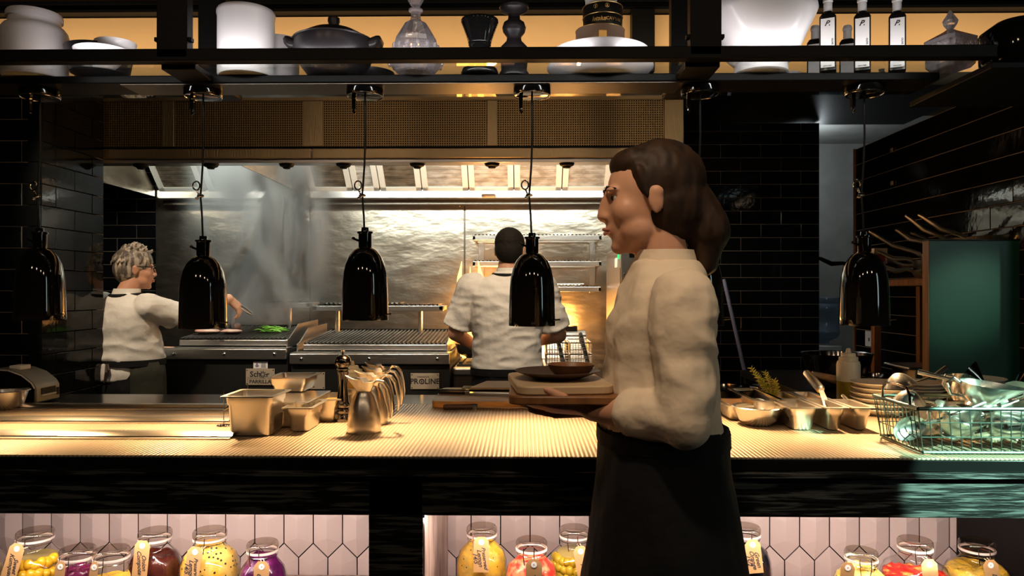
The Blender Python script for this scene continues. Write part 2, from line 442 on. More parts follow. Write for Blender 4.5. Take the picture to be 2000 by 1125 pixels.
# pillar on the left: front face (along x) and kitchen-side face (along y)
PX = at(80, 568, 3.42).x
PD2 = 3.93
tile_wall('wall_left_front', (PX - 1.0, 3.42), 0, 1.0, .55, 2.45, 0, 1.0 - .09, 0, .45)
tile_wall('wall_left_side', (PX, 3.42), R(90), PD2 - 3.42, .55, 2.45, 0, .105, 0, .06)
YB = 5.60
xa, xb = at(150, 568, YB).x, at(305, 568, YB).x
tile_wall('wall_back_left', (xa, YB), 0, xb - xa, .5, 2.4, 0, at(229, 568, YB).x - xa, 1)
xc, xd = at(1205, 568, YB).x, at(1600, 568, YB).x
tile_wall('wall_back_right', (xc, YB), 0, xd - xc, .7, 2.66, 0, at(1407.5, 568, YB).x - xc, 0)
RX = at(2000, 568, 3.046).x
RY = 4.54
for _ in range(3): RY *= RX / at(1672, 568, RY).x
tile_wall('wall_right', (RX, RY), R(-90), RY - 2.75, .7, 2.268, .067, .11, 0, .09)
b = MB().box(-.012, .10, -.004, .012, .7, 2.268).obj('trim_1', 'brownwood', loc=(RX, RY, 0), smooth=0); struct(b)
# corridor beyond the opening
slab('wall_corridor', 1.9, 4.2, 6.8, 6.9, 0, 2.78, 'greywall')
slab('wall_corridor_side', 4.2, 4.3, 4.6, 6.9, 0, 2.78, 'greywall')
slab('ceiling_corridor', 2.3, 4.2, 5.72, 6.8, 2.74, 2.8, 'greywall')
# bulkhead: tan band with a black trim above and below
slab('wall_bulkhead', -4.2, 5.0, 4.0, 4.05, 2.56, 2.885, 'tan')
slab('trim_2', -4.2, 5.0, 3.955, 4.055, 2.49, 2.558, 'black')
b = MB().box(-4.2, 5, 3.93, 4.06, 2.89, 2.905).box(-4.2, 5, 3.96, 4.06, 2.905, 2.935).box(-4.2, 5, 3.93, 4.06, 2.935, 2.952).obj('trim_3', 'black', smooth=0); struct(b)
slab('wall_upper', -4.2, 5.0, 4.0, 4.05, 2.953, 3.3, 'brownwood')
px1, px2 = at(1233, 30, 3.95).x, at(1277, 30, 3.95).x
slab('trim_4', px1, px2, 3.92, 3.998, 2.56, 2.888, 'black')

# ------------------------------------------------------------------ steel back wall
wb = struct(MB().box(xb, xc, YB, YB + .08, .5, 2.4).obj('wall_back', 'dsteel', smooth=0))
for l, r in ((305, 605), (606.5, 907), (908.5, 1208)):
    a, b2 = at(l, 568, YB).x, at(r, 568, YB).x
    p = MB().box(a + .002, b2 - .002, YB - .012, YB - .001, .7, 2.12).obj('steel_panel', 'panel', wb, bevel=.002, smooth=0)
    for sx_ in (a + .035, b2 - .035):
        MB().ell((sx_, YB - .013, 2.045), (.008, .004, .008), 10, 6).obj('screw', 'chrome', p)

# ------------------------------------------------------------------ extractor hood
hd = thing('extractor_hood', 'long stainless extractor hood with perforated front panels above the grills', 'hood', (-.5, 4.6, 2.05))
def L(o, v): return Vector(v) - Vector(o.location)
HF, HB = 3.97, 5.35
x0, x1 = at(150, 568, HF).x, at(1335, 568, HF).x
zt, zm, zl = 2.49, at(0, 291, HF).z, at(0, 311, HF).z
HO = Vector(hd.location)
def hbox(name, m, xa, xb, ya, yb, za, zb, bevel=.003, parent=None):
    return MB().box(xa - HO.x, xb - HO.x, ya - HO.y, yb - HO.y, za - HO.z, zb - HO.z).obj(name, m, parent or hd, bevel=bevel, smooth=0)
z185 = at(0, 200, HF).z
hbox('top_rail', 'hoodsteel', x0, x1, HF - .01, HF + .03, z185, zt)
edges = [(195, 197), (318, 341), (592, 631), (951, 972), (1297, 1335)]
for l, r in edges[1:]:
    hbox('front_post', 'hoodsteel', at(l, 0, HF).x, at(r, 0, HF).x, HF - .008, HF + .03, zm + .008, z185)
for (a, l), (r, b2) in zip(edges, edges[1:]):
    hbox('perforated_panel', 'perf', at(l, 0, HF).x, at(r, 0, HF).x, HF, HF + .006, zm + .008, z185, 0)
hbox('shadow_gap', 'black', x0, x1, HF + .004, HF + .02, zm - .004, zm + .01, 0)
for l, r in ((150, 608), (611, 1310)):
    hbox('front_lip', 'hoodsteel', at(l, 0, HF).x, at(r, 0, HF).x, HF - .012, HF + .10, zl, zm - .004)
zu = at(0, 322, HF + .1).z
hbox('lip_flange', 'steel', x0, x1 - .03, HF + .02, HF + .115, zl - .02, zl - .0005)
hbox('roof_panel', 'steel', x0, x1, HF + .03, 4.95, 2.46, 2.485, 0)
# ends and divider: sloping-bottom side panels
xl, xm, xr = at(305, 568, HB).x, at(602, 568, HB).x, at(1237, 568, HB).x
def side(name, x, t=.012):
    zb = 2.085
    pts = [(HF + .1, zl - .02), (HB - .02, zb), (HB - .02, 2.13), (4.95, 2.47), (HF + .1, 2.47)]
    MB().prism([(y - HO.y, z - HO.z) for y, z in pts], x - HO.x, x + t - HO.x, 'x').obj(name, 'panel', hd, smooth=0)
side('side_panel', xl - .012); side('divider_panel', xm - .006); side('side_panel', xr)
zb0, zb1 = at(0, 389, HB).z, at(0, 371, HB).z
tr = MB().box(xl - HO.x, xr - HO.x, HB - HO.y, HB + .12 - HO.y, zb0 - HO.z, zb1 - HO.z).obj('rear_trough', 'steel', hd, bevel=.006, smooth=0)
MB().box(xl - HO.x, xr - HO.x, HB + .10 - HO.y, YB - .014 - HO.y, zb0 - .03 - HO.z, zb1 - HO.z).obj('rear_rail', 'dsteel', hd, smooth=0)
hx = at(954, 381, HB - .02)
MB().tube([(hx.x - .05 - HO.x, HB - HO.y, hx.z - HO.z), (hx.x - .045 - HO.x, HB - .03 - HO.y, hx.z - HO.z), (hx.x + .045 - HO.x, HB - .03 - HO.y, hx.z - HO.z), (hx.x + .05 - HO.x, HB - HO.y, hx.z - HO.z)], .009, 8).obj('handle', 'chrome', hd)
# baffle filters leaning back at 45 degrees
def filt(pl, pr, m):
    a, b2 = at(pl, 370, HB).x, at(pr, 370, HB).x
    FL = .56; wd = b2 - a
    T = Matrix.Translation(Vector(((a + b2) / 2, HB + .01, zb1 + .0)) - HO) @ Matrix.Rotation(R(45), 4, 'X')
    f = MB()
    for s in (-1, 1):
        u, v = sorted((s * wd / 2, s * (wd / 2 - .04))); f.box(u, v, -.02, .02, 0, FL, T)
    f.box(-wd / 2, wd / 2, -.02, .02, 0, .03, T); f.box(-wd / 2, wd / 2, -.02, .02, FL - .03, FL, T)
    fo = f.obj('filter_frame', 'filterframe', hd, smooth=0)
    g = MB(); n = 14
    for k in range(n):
        z = .03 + (FL - .06) * (k + .5) / n; h = (FL - .06) / n * .5
        g.prism([(-.004, z - h * 1.9), (-.010, z - h * .6), (-.010, z + h * .6), (-.004, z + h * 1.9), (.008, z + h), (.008, z - h)], -wd / 2 + .04, wd / 2 - .04, 'x', T)
    g.obj('baffle', m, fo, smooth=0)
for pl, pr, m in ((312, 402, 'baffle'), (408, 500, 'baffle2'), (505, 596, 'baffle2'),
                  (606, 689, 'baffle'), (691, 742, 'baffle2'), (744, 824, 'baffle'), (826, 915, 'baffle2'), (917, 1003, 'baffle2'),
                  (1005, 1096, 'baffle2'), (1098, 1190, 'baffle2'), (1192, 1236, 'baffle2')):
    filt(pl, pr, m)
for px in (275, 412, 560, 671, 815, 961, 1107):
    p = at(px, 316, HF + .06) - HO; z = zl - .021 - HO.z
    MB().lathe([(0, -.028), (.018, -.025), (.022, -.018), (.036, -.012), (.042, 0), (0, 0)], 20, (p.x, p.y, z)).obj('nozzle', 'black', hd)

# ------------------------------------------------------------------ overhead glass shelf rack
ZG = 2.066
sr = thing('shelf_rack', 'black steel overhead rack with glass shelf carrying crockery above the pass', 'shelf', (0, 2.25, ZG))
SO = Vector(sr.location)
def sbox(name, m, xa, xb, ya, yb, za, zb, bevel=.002, parent=None):
    return MB().box(xa - SO.x, xb - SO.x, ya - SO.y, yb - SO.y, za - SO.z, zb - SO.z).obj(name, m, parent or sr, bevel=bevel, smooth=0)
XL, XR = -1.72, at(1893, 130, 2.2).x
sbox('front_rail', 'black', XL, XR + .02, 2.10, 2.138, 2.057, 2.092)
lb = sbox('lamp_beam', 'black', XL, XR - .05, 2.264, 2.40, 2.040, 2.0625)
sbox('underside_plate', 'dsteel', at(245, 170, 2.3).x, at(1330, 170, 2.3).x, 2.27, 2.395, 2.0365, 2.0395, 0, lb)
sbox('rear_rail', 'black', XL, XR, 2.50, 2.53, 2.0657, 2.08)
sbox('glass_shelf', 'shelfglass', XL, XR, 2.12, 2.53, 2.063, 2.0655, 0)
for xp in (-1.005, .515):
    for yp in (2.10, 2.37):
        sbox('post', 'black', xp - .044, xp + .044, yp, yp + .04, 2.067, 3.05)
    sbox('cross_bar', 'black', xp - .05, xp + .05, 2.14, 2.50, 2.044, 2.0625)
    for s in (-1, 1):
        sbox('bolt', 'black', xp + s * .048 - .006, xp + s * .048 + .006, 2.105, 2.125, 2.115, 2.127)
sbox('end_bracket', 'black', XR - .06, XR + .5, 2.0, 2.42, 1.995, 2.012)

# ------------------------------------------------------------------ pass counter with jar niches
CZ = .98
YF = atz(1000, 892, CZ).y
ct = thing('service_counter', 'long black service counter with open tiled niches for pickle jars', 'counter', (0, YF, 0))
def cbox(name, m, xa, xb, ya, yb, za, zb, bevel=.002, parent=None):
    return MB().box(xa, xb, ya - YF, yb - YF, za, zb).obj(name, m, parent or ct, bevel=bevel, smooth=0)
cbox('worktop', 'worktop', -2.6, 2.35, YF + .002, 3.03, .945, CZ - .006)
cbox('ledge', 'blackwood', -2.6, 2.35, YF - .012, YF + .04, .930, .944)
cbox('fascia_board', 'blackwood', -2.6, 2.35, YF + .012, YF + .05, at(0, 1003, YF + .012).z, .929)
cbox('niche_floor', 'palewood', -2.6, 2.35, YF + .02, 2.495, .405, .44)
cbox('kick_board', 'blackwood', -2.6, 2.35, YF + .05, YF + .09, 0, .404)
zn = at(0, 1003, YF + .012).z
def post(l, r, name='post', m='blackwood'):
    return cbox(name, m, at(l, 1060, YF + .012).x, at(r, 1060, YF + .012).x, YF + .012, 2.50, .4405, .944)
post(720, 826); post(1255, 1345)
cbox('post', 'black', at(1885, 1060, 2.45).x, 2.3, YF + .012, 2.50, .4405, .944)
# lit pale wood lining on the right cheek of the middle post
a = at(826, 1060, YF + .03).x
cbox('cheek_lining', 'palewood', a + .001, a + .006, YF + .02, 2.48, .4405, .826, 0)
bp = cbox('back_panel', 'black', -2.6, 2.35, 2.512, 2.55, .405, .944, 0)
hexm = None
def hex_tile(x, z, clip0, clip1):
    global hexm
    w2, s2, t2 = .0480, .0508, .0978
    if hexm is None:
        b = MB(); y1, y2 = -.003, -.017; r = .030
        out = [(-w2, -s2), (0, -t2), (w2, -s2), (w2, s2), (0, t2), (-w2, s2)]
        V = [(p, 0, q) for p, q in out] + [(p, y1, q) for p, q in out] + [(0, y2, -r), (0, y2, r)]
        fs = [(i, (i + 1) % 6, 6 + (i + 1) % 6, 6 + i) for i in range(6)]
        fs += [(6, 7, 12), (7, 8, 12), (8, 9, 13, 12), (9, 10, 13), (10, 11, 13), (11, 6, 12, 13)]
        b._add(V, fs); bmesh.ops.recalc_face_normals(b.bm, faces=b.bm.faces)
        hexm = bpy.data.meshes.new('tile'); b.bm.to_mesh(hexm); b.bm.free(); hexm.materials.append(M['hex'])
    if x + w2 < clip0 or x - w2 > clip1: return
    me = hexm
    if x - w2 < clip0 or x + w2 > clip1:      # cut tile at the end of a bay
        me = hexm.copy(); bb = bmesh.new(); bb.from_mesh(me)
        for cx, nx in ((clip0 - x, -1), (clip1 - x, 1)):
            if abs(cx) < w2:
                bmesh.ops.bisect_plane(bb, geom=bb.verts[:] + bb.edges[:] + bb.faces[:], plane_co=(cx, 0, 0), plane_no=(nx, 0, 0), clear_outer=True)
        bb.to_mesh(me); bb.free()
    o = bpy.data.objects.new('tile', me); COL.objects.link(o); o.parent = bp
    o.location = (x, 2.5115 - YF, z)
zA = .593
for l, r, j in ((-60, 724, 553), (826, 1256, 862), (1340, 1890, 1505)):
    c0, c1 = at(l, 1060, 2.5).x, at(r, 1060, 2.5).x; xj = at(j, 1040, 2.5).x
    for row in (-1, 0, 1):
        z = zA + row * .152
        x = xj + (.05 if row % 2 == 0 else 0) - 2.0
        for k in range(45):
            hex_tile(x + k * .1, z, c0, c1)
# woven mat covers most of the worktop
mt = MB().box(-2.6, 2.3, 0, 2.745 - YF, 0, .006).obj('counter_mat', 'matting', loc=(0, YF + .001, CZ - .0058), bevel=.002, smooth=0)
tag(mt, 'gold-brown woven mat covering the length of the service counter', 'mat')

# ------------------------------------------------------------------ heat lamps
def lamp(px, pym, pxs, pyb, label, first=None):
    Y = 2.333
    top = at(px, 165, Y); X = at(pxs, 568, Y).x; zb = at(pxs, pyb, Y).z; zt_ = 2.0362
    if first:
        o = dup(first, (X, Y, zt_), label=label); return o, zb
    t = thing('heat_lamp', label, 'lamp', (X, Y, zt_), 0, 'heat lamps hanging over the pass')
    h = zt_ - zb
    MB().lathe([(0, 0), (.0585, 0), (.0585, -.016), (.054, -.022), (.046, -.0235), (0, -.0235)], 32).obj('ceiling_rose', 'gloss', t)
    MB().tube([(.056 * math.cos(2 * PI * k / 32), .056 * math.sin(2 * PI * k / 32), -.022) for k in range(32)], .0018, 6, closed=True).obj('trim_ring', 'chrome', t)
    hk = MB().box(-.041, -.029, -.006, .006, -.062, -.02); hk.tube([(-.035, 0, -.06), (-.037, 0, -.07), (-.035, 0, -.078), (-.030, 0, -.07)], .003, 6)
    hk.obj('cord_hook', 'gloss', t)
    zs = -h
    cord = [(0, 0, -.02), (.001, 0, -.15), (-.002, 0, -.24), (-.006, 0, -.30), (-.009, 0, -.335), (-.004, 0, -.40), (-.001, 0, -.48), (0, 0, zs + .285)]
    MB().tube(cord, .0032, 8).obj('cord', 'cord', t)
    ck = MB(); ck.tube([(-.022 + .011 * math.cos(2 * PI * k / 16), 0, -.303 + .014 * math.sin(2 * PI * k / 16)) for k in range(16)], .0026, 6, closed=True)
    ck.ell((-.009, 0, -.335), (.012, .008, .006), 10, 6); ck.ell((-.018, -.004, -.343), (.006, .006, .005), 10, 6); ck.cyl((-.02, 0, -.318), (-.012, 0, -.335), .003)
    ck.obj('cord_clasp', 'chrome', t)
    nk = MB().lathe([(.0195, .226), (.0205, .232), (.0205, .272), (.0245, .274), (.0245, .279), (.012, .281), (.011, .292), (.004, .293), (0, .293)], 28, (0, 0, zs)).obj('lamp_neck', 'gloss', t)
    sw = MB().cyl((-.018, -.004, zs + .25), (-.034, -.004, zs + .256), .0035, seg=8); sw.ell((-.036, -.004, zs + .258), (.006, .004, .005), 10, 6)
    sw.obj('switch', 'gloss', t)
    prof = [(.0725, 0), (.0735, .004), (.0725, .03), (.0715, .08), (.070, .12), (.067, .150), (.0605, .180), (.050, .203), (.037, .219), (.026, .226), (.0195, .2285)]
    MB().lathe(prof, 48, (0, 0, zs)).obj('lamp_shade', 'gloss', t, smooth=60)
    MB().lathe([(.0722, .0005)] + [(r - .0025, z + .001 - (.002 if r < .05 else 0)) for r, z in prof[1:]], 40, (0, 0, zs)).obj('reflector', 'brass', t, smooth=60)
    pn = MB().cyl((.068, -.02, zs + .018), (.088, -.022, zs + .020), .0028, seg=8); pn.obj('shade_pin', 'gloss', t)
    MB().ell((0, 0, zs + .115), (.028, .028, .045), 14, 8).obj('bulb', 'bulb', t)
    return t, zb
LAMPS = [(80, 178, 78, 625, 'black bell-shaped heat lamp hanging in front of the tiled pillar, leftmost in the row'),
         (396, 178, 397, 641, 'black bell-shaped heat lamp hanging beside the grey-haired cook'),
         (716, 178, 713, 625, 'black bell-shaped heat lamp hanging in front of the grill with PROLINE plate'),
         (1040, 178, 1039, 636, 'black bell-shaped heat lamp hanging before the dark-haired cook\'s shoulder'),
         (1365, 178, 1367, 635, 'black bell-shaped heat lamp partly hidden behind the waiter'),
         (1685, 178, 1688, 635, 'black bell-shaped heat lamp hanging beside the green board, rightmost in the row')]
first = None
for px, pym, pxs, pyb, lab in LAMPS:
    o, zb = lamp(px, pym, pxs, pyb, lab, None)     # each shade hangs at its own height
    l = light('lamp_light', 'SPOT', (o.location.x, 2.333, zb + .055), (o.location.x - .01, 2.20, .98), LAMP_W, WARM, angle=114, blend=.95, radius=.022)

# ------------------------------------------------------------------ cooking line along the back wall
def grill(label, xl, xr, yf, zt, ang_bars, plate_fn, guards, rack):
    """xl..xr outer width at the front; zt = top of the apron"""
    W = xr - xl; g = thing('char_grill', label, 'grill', ((xl + xr) / 2, yf, 0), 0)
    h = W / 2; D = .78
    MB().box(-h, h, .02, D, .10, zt - .005).obj('body', 'grilliron', g, bevel=.004, smooth=0)
    ap = MB().box(-h, h, -.01, .02, zt - .062, zt).obj('front_apron', 'steel', g, bevel=.004, smooth=0)
    for x in (-h + .07, 0, h - .07):
        MB().ell((x, -.012, zt - .03), (.011, .008, .011), 12, 8).obj('bolt', 'chrome', ap)
    MB().box(-h, h, .0, .12, zt, zt + .004).obj('top_shelf', 'steel', g, smooth=0)
    zf, zr = zt + .045, zt + .090
    MB().box(-h + .05, h - .02, .10, .125, zt + .012, zf).obj('grate_front', 'steel', g, bevel=.003, smooth=0)
    MB().box(-h + .04, h - .03, .13, D - .04, zt - .02, zt + .01).obj('coal_bed', 'grilliron', g, smooth=0)
    n = int((W - .1) / .0245); bm_ = MB()
    bm_.tube([(0, .10, 0), (0, D - .06, zr - zf)], .0065, 6); bar0 = bm_.obj('grate_bar', 'bar', g, smooth=60)
    for k in range(n):
        b = bar0 if k == 0 else bar0.copy()
        if k: COL.objects.link(b)
        b.location = (-h + .06 + k * (W - .1) / (n - 1), 0, zf + .008)
    MB().box(-h + .05, h - .03, D - .06, D - .045, zr, zr + .018).obj('grate_rear', 'grilliron', g, smooth=0)
    for s in guards:
        x = s * (h - .022)
        MB().prism([(.07, zt + .002), (.07, zt + .05), (.12, zt + .06), (.30, zt + .135), (D - .05, zt + .145), (D - .05, zt + .002)], x - .004, x + .004, 'x').obj('side_guard', 'steel', g, smooth=0, bevel=.002)
    if rack:
        ra, rb, zk = rack
        fr = MB().box(ra, rb, .55, .58, zk - .035, zk).box(ra, ra + .03, .55, .78, zk - .03, zk).box(rb - .03, rb, .55, .78, zk - .03, zk).box(ra, rb, .76, .78, zk - .03, zk).obj('warming_rack', 'steel', g, bevel=.003, smooth=0)
        m = int((rb - ra - .06) / .028); r0 = None
        for k in range(m):
            if r0 is None:
                r0 = MB().box(-.006, .006, .555, .775, 0, .012).obj('rack_bar', 'bar', fr, smooth=0); q = r0
            else:
                q = r0.copy(); COL.objects.link(q)
            q.location = (ra + .04 + k * (rb - ra - .08) / (m - 1), 0, zk)
        for x in (ra + .15, rb - .16):
            MB().cyl((x, .62, zt + .02), (x, .62, zk - .03), .016).obj('rack_leg', 'steel', g)
    plate_fn(g, zt)
    return g
YG = 4.32
def name_plate(g, px, py, wd, ht, body, parent_x, extra=None):
    pass
gx0, gx1 = at(318, 0, YG).x, at(560, 0, YG).x
hx0, hx1 = at(566, 0, YG).x, at(878, 0, YG).x
zg1, zg2 = at(0, 681, YG - .01).z, at(0, 690, YG - .01).z
def plate(g, pxa, pxb, pya, pyb):
    c = at((pxa + pxb) / 2, (pya + pyb) / 2, YG + .015); o = Vector(g.location)
    wd = (pxb - pxa) / F * YG; ht = (pyb - pya) / F * YG
    p = MB().box(-wd / 2, wd / 2, -.003, .003, -ht / 2, ht / 2).obj('name_plate', 'nameplate', g, (c.x - o.x, c.y - o.y, c.z), bevel=.001, smooth=0)
    for sx in (-1, 1):
        for sz in (-1, 1):
            MB().ell((sx * (wd / 2 - .008), -.004, sz * (ht / 2 - .008)), (.004, .002, .004), 8, 6).obj('rivet', 'chrome', p)
    return p, wd, ht
def sunburst(p, x, z, r):
    b = MB()
    for k in range(9):
        a = 2 * PI * k / 9 + .2; c, s = math.cos(a), math.sin(a)
        pts = [(x + c * r * .30 - s * r * .10, -.0040, z + s * r * .30 + c * r * .10), (x + c * r * .95 + s * r * .16, -.0040, z + s * r * .95 - c * r * .16),
               (x + c * r * .55 + s * r * .24, -.0040, z + s * r * .55 - c * r * .24), (x + c * r * .30 + s * r * .10, -.0040, z + s * r * .30 - c * r * .10)]
        b.loft([pts, [(u, -.0034, v) for u, _, v in pts]])
    b.obj('emblem', 'ink', p, smooth=0)
def plates_left(g, zt):
    p, wd, ht = plate(g, 480, 537, 720, 752)
    text('Sch', .046, 'ink', p, (-wd * .17, -.0036, ht * .15), (R(90), 0, 0), 'lettering', align='CENTER')
    sunburst(p, wd * .09, ht * .15, .026)
    text('r', .046, 'ink', p, (wd * .26, -.0036, ht * .13), (R(90), 0, 0), 'lettering')
    text('PARRILLA', .030, 'ink', p, (0, -.0036, -ht * .30), (R(90), 0, 0), 'lettering')
    MB().box(-wd * .4, wd * .4, -.0036, -.0030, -.008, -.006).obj('rule', 'ink', p, smooth=0)
    c = at(509, 713, YG + .015); o = Vector(g.location)
    q = MB().box(-.042, .042, -.002, .002, -.019, .019).obj('sticker', 'label', g, (c.x - o.x, c.y - o.y, c.z), smooth=0); q['label'] = 'white sticker with small blue drawing'
    b = MB().ell((-.02, -.003, -.004), (.011, .001, .008), 10, 6); b.ell((-.02, -.003, .006), (.005, .001, .008), 8, 6); b.obj('print', 'lavender', q)
    b = MB()
    for k in range(4): b.box(.004, .032, -.0026, -.002, .012 - k * .008 - .002, .012 - k * .008 + .0015)
    b.obj('print', 'ink', q, smooth=0)
def plates_right(g, zt):
    p, wd, ht = plate(g, 802, 858, 729, 760)
    text('PR   LINE', .044, 'ink', p, (0, -.0036, -.002), (R(90), 0, 0), 'lettering')
    b = MB(); b.tube([(-.018 + .013 * math.cos(2 * PI * k / 20), -.0036, -.001 + .013 * math.sin(2 * PI * k / 20)) for k in range(20)], .0032, 6, closed=True)
    b.ell((-.018, -.0036, -.003), (.004, .001, .007), 8, 6); b.obj('emblem', 'ink', p)
    text('professional grills', .010, 'ink', p, (-.01, -.0036, .026), (R(90), 0, 0), 'lettering')
    p, wd, ht = plate(g, 586, 635, 727, 760)
    sunburst(p, -wd * .16, ht * .2, .026)
    text('r', .046, 'ink', p, (wd * .08, -.0036, ht * .16), (R(90), 0, 0), 'lettering')
    text('GRILL', .028, 'ink', p, (-wd * .15, -.0036, -ht * .30), (R(90), 0, 0), 'lettering')
    v = MB(); o = Vector(g.location)
    for k in range(12):
        c = at(598 + k * 5, 712, YG + .016) - o
        v.prism([(c.x - .006, c.z + o.z + .018), (c.x - .002, c.z + o.z + .018), (c.x + .012, c.z + o.z - .018), (c.x + .008, c.z + o.z - .018)], c.y - .0, c.y + .006, 'y')
    v.obj('vent_slots', 'black', g, smooth=0)
yk = YG + .60
def rk(pl, pr, py, xl, xr): # rack extents relative to grill centre
    c = (xl + xr) / 2; return (at(pl, 0, yk - .05).x - c, at(pr, 0, yk - .05).x - c, at(0, py, yk - .05).z)
grill('black charcoal grill with grilling meat and herbs, beside the grey-haired cook', gx0, gx1, YG, zg1, 0, plates_left, (1,), rk(402, 606, 591, gx0, gx1))
grill('black charcoal grill bearing a PROLINE plate, empty grate', hx0, hx1, YG, zg2, 0, plates_right, (-1, 1), rk(610, 866, 597, hx0, hx1))
# food on the left grill
def blob(name, m, c, r, label, cat, group=None, seed=0, amp=.25):
    b = MB().ell((0, 0, 0), r, 18, 10)
    for v in b.bm.verts: v.co *= 1 + amp * noise.noise(v.co * 30 + Vector((seed, 0, 0)))
    return tag(b.obj(name, m, loc=c, smooth=180), label, cat, group)
zgr = zg1 + .075
for px, py, rx, lab in ((405, 650, .085, 'raw pink meat strip grilling below the heat lamp, left one'), (452, 649, .07, 'raw pink meat strip grilling at the right, under the tongs')):
    p = at(px, py, 4.62); blob('meat_strip', 'meat', (p.x, 4.62, zgr + .012), (rx, .05, .014), lab, 'meat', None, px)
p = at(463, 637, 4.8); blob('meat_piece', 'meat', (p.x, 4.8, zgr + .035), (.022, .025, .022), 'small seared meat piece lying at the back of the left grill', 'meat', None, 5)
p = at(531, 651, 4.68)
hb = thing('herb_bunch', 'heap of bright green asparagus and herbs on the left grill', 'herbs', (p.x, 4.68, zgr + .005))
sp = MB()
for k in range(46):
    a = rnd.uniform(-.5, .5); x, y, z = rnd.uniform(-.08, .08), rnd.uniform(-.07, .07), rnd.uniform(.0, .03)
    d = Vector((math.cos(a), math.sin(a), rnd.uniform(-.1, .1))) * rnd.uniform(.02, .04)
    sp.tube([(x - d.x, y - d.y, z), (x, y, z + .006), (x + d.x, y + d.y, z)], [.002, .0042, .0015], 6)
s_ = sp.obj('sprig', 'leaf', hb); s_['kind'] = 'stuff'
# trays on the right warming rack
for pl, pr, py, dy, lab in ((634, 782, 585, .02, 'flat steel tray lying on the warming rack behind the heat lamp'),):
    a, b = at(pl, py, yk), at(pr, py, yk)
    t = MB().box(-(b.x - a.x) / 2, (b.x - a.x) / 2, -.09, .09, 0, .006).box(-(b.x - a.x) / 2 - .01, (b.x - a.x) / 2 + .01, -.1, .1, .006, .010).obj('steel_tray', 'chrome', loc=((a.x + b.x) / 2, yk + .07, at(0, 597, yk - .05).z + .014), bevel=.003, smooth=0)
    tag(t, lab, 'tray')
# range with flames behind the dark-haired cook
rx0, rx1 = at(884, 0, 4.4).x, at(1062, 0, 4.4).x
rg = thing('gas_range', 'low steel gas range behind the dark-haired cook, flames rising', 'stove', ((rx0 + rx1) / 2, 4.4, 0))
hw = (rx1 - rx0) / 2; zr_ = at(0, 716, 4.4).z
MB().box(-hw, hw, 0, .75, .1, zr_ - .005).obj('body', 'dsteel', rg, bevel=.004, smooth=0)
MB().box(-hw, hw, -.02, .76, zr_ - .045, zr_).obj('top', 'steel', rg, bevel=.012, smooth=0)
for k in range(4):
    MB().box(-hw + .03 + k * .13, -hw + .05 + k * .13, .08, .68, zr_ + .012, zr_ + .026).obj('pan_support', 'grilliron', rg, smooth=0)
MB().box(-hw + .02, hw - .02, .06, .70, zr_ + .001, zr_ + .012).obj('burner_plate', 'grilliron', rg, smooth=0)
p = at(927, 690, 4.72)
wk = thing('wok', 'blackened round wok on the gas range beside the cook', 'pan', (p.x, 4.72, zr_ + .027))
MB().lathe([(0, 0), (.06, .005), (.10, .035), (.122, .09), (.125, .09), (.105, .03), (.06, 0), (0, -.004)], 32, (0, 0, .004)).obj('bowl', 'grilliron', wk)
MB().tube([(.118, -.02, .085), (.20, -.06, .12), (.29, -.10, .14)], [.012, .012, .014], 8).obj('handle', 'grilliron', wk)
fl = thing('pan_flame', 'orange flames leaping from the wok beside the cook', 'fire', (p.x, 4.74, zr_ + .03))
for k in range(22):
    x, y = rnd.uniform(-.10, .10), rnd.uniform(-.08, .08); hgt = rnd.uniform(.16, .42) * (2.0 if k > 15 else 1); r = rnd.uniform(.016, .036)
    pts, rs = [], []
    for i in range(7):
        t = i / 6; pts.append((x + .03 * math.sin(t * 4 + k) * t, y, t * hgt)); rs.append(max(.001, r * math.sin(PI * min(1, .12 + .88 * t)) ** .8 if t < 1 else .001))
    MB().tube(pts, rs, 8).obj('flame_tongue', 'flame', fl)
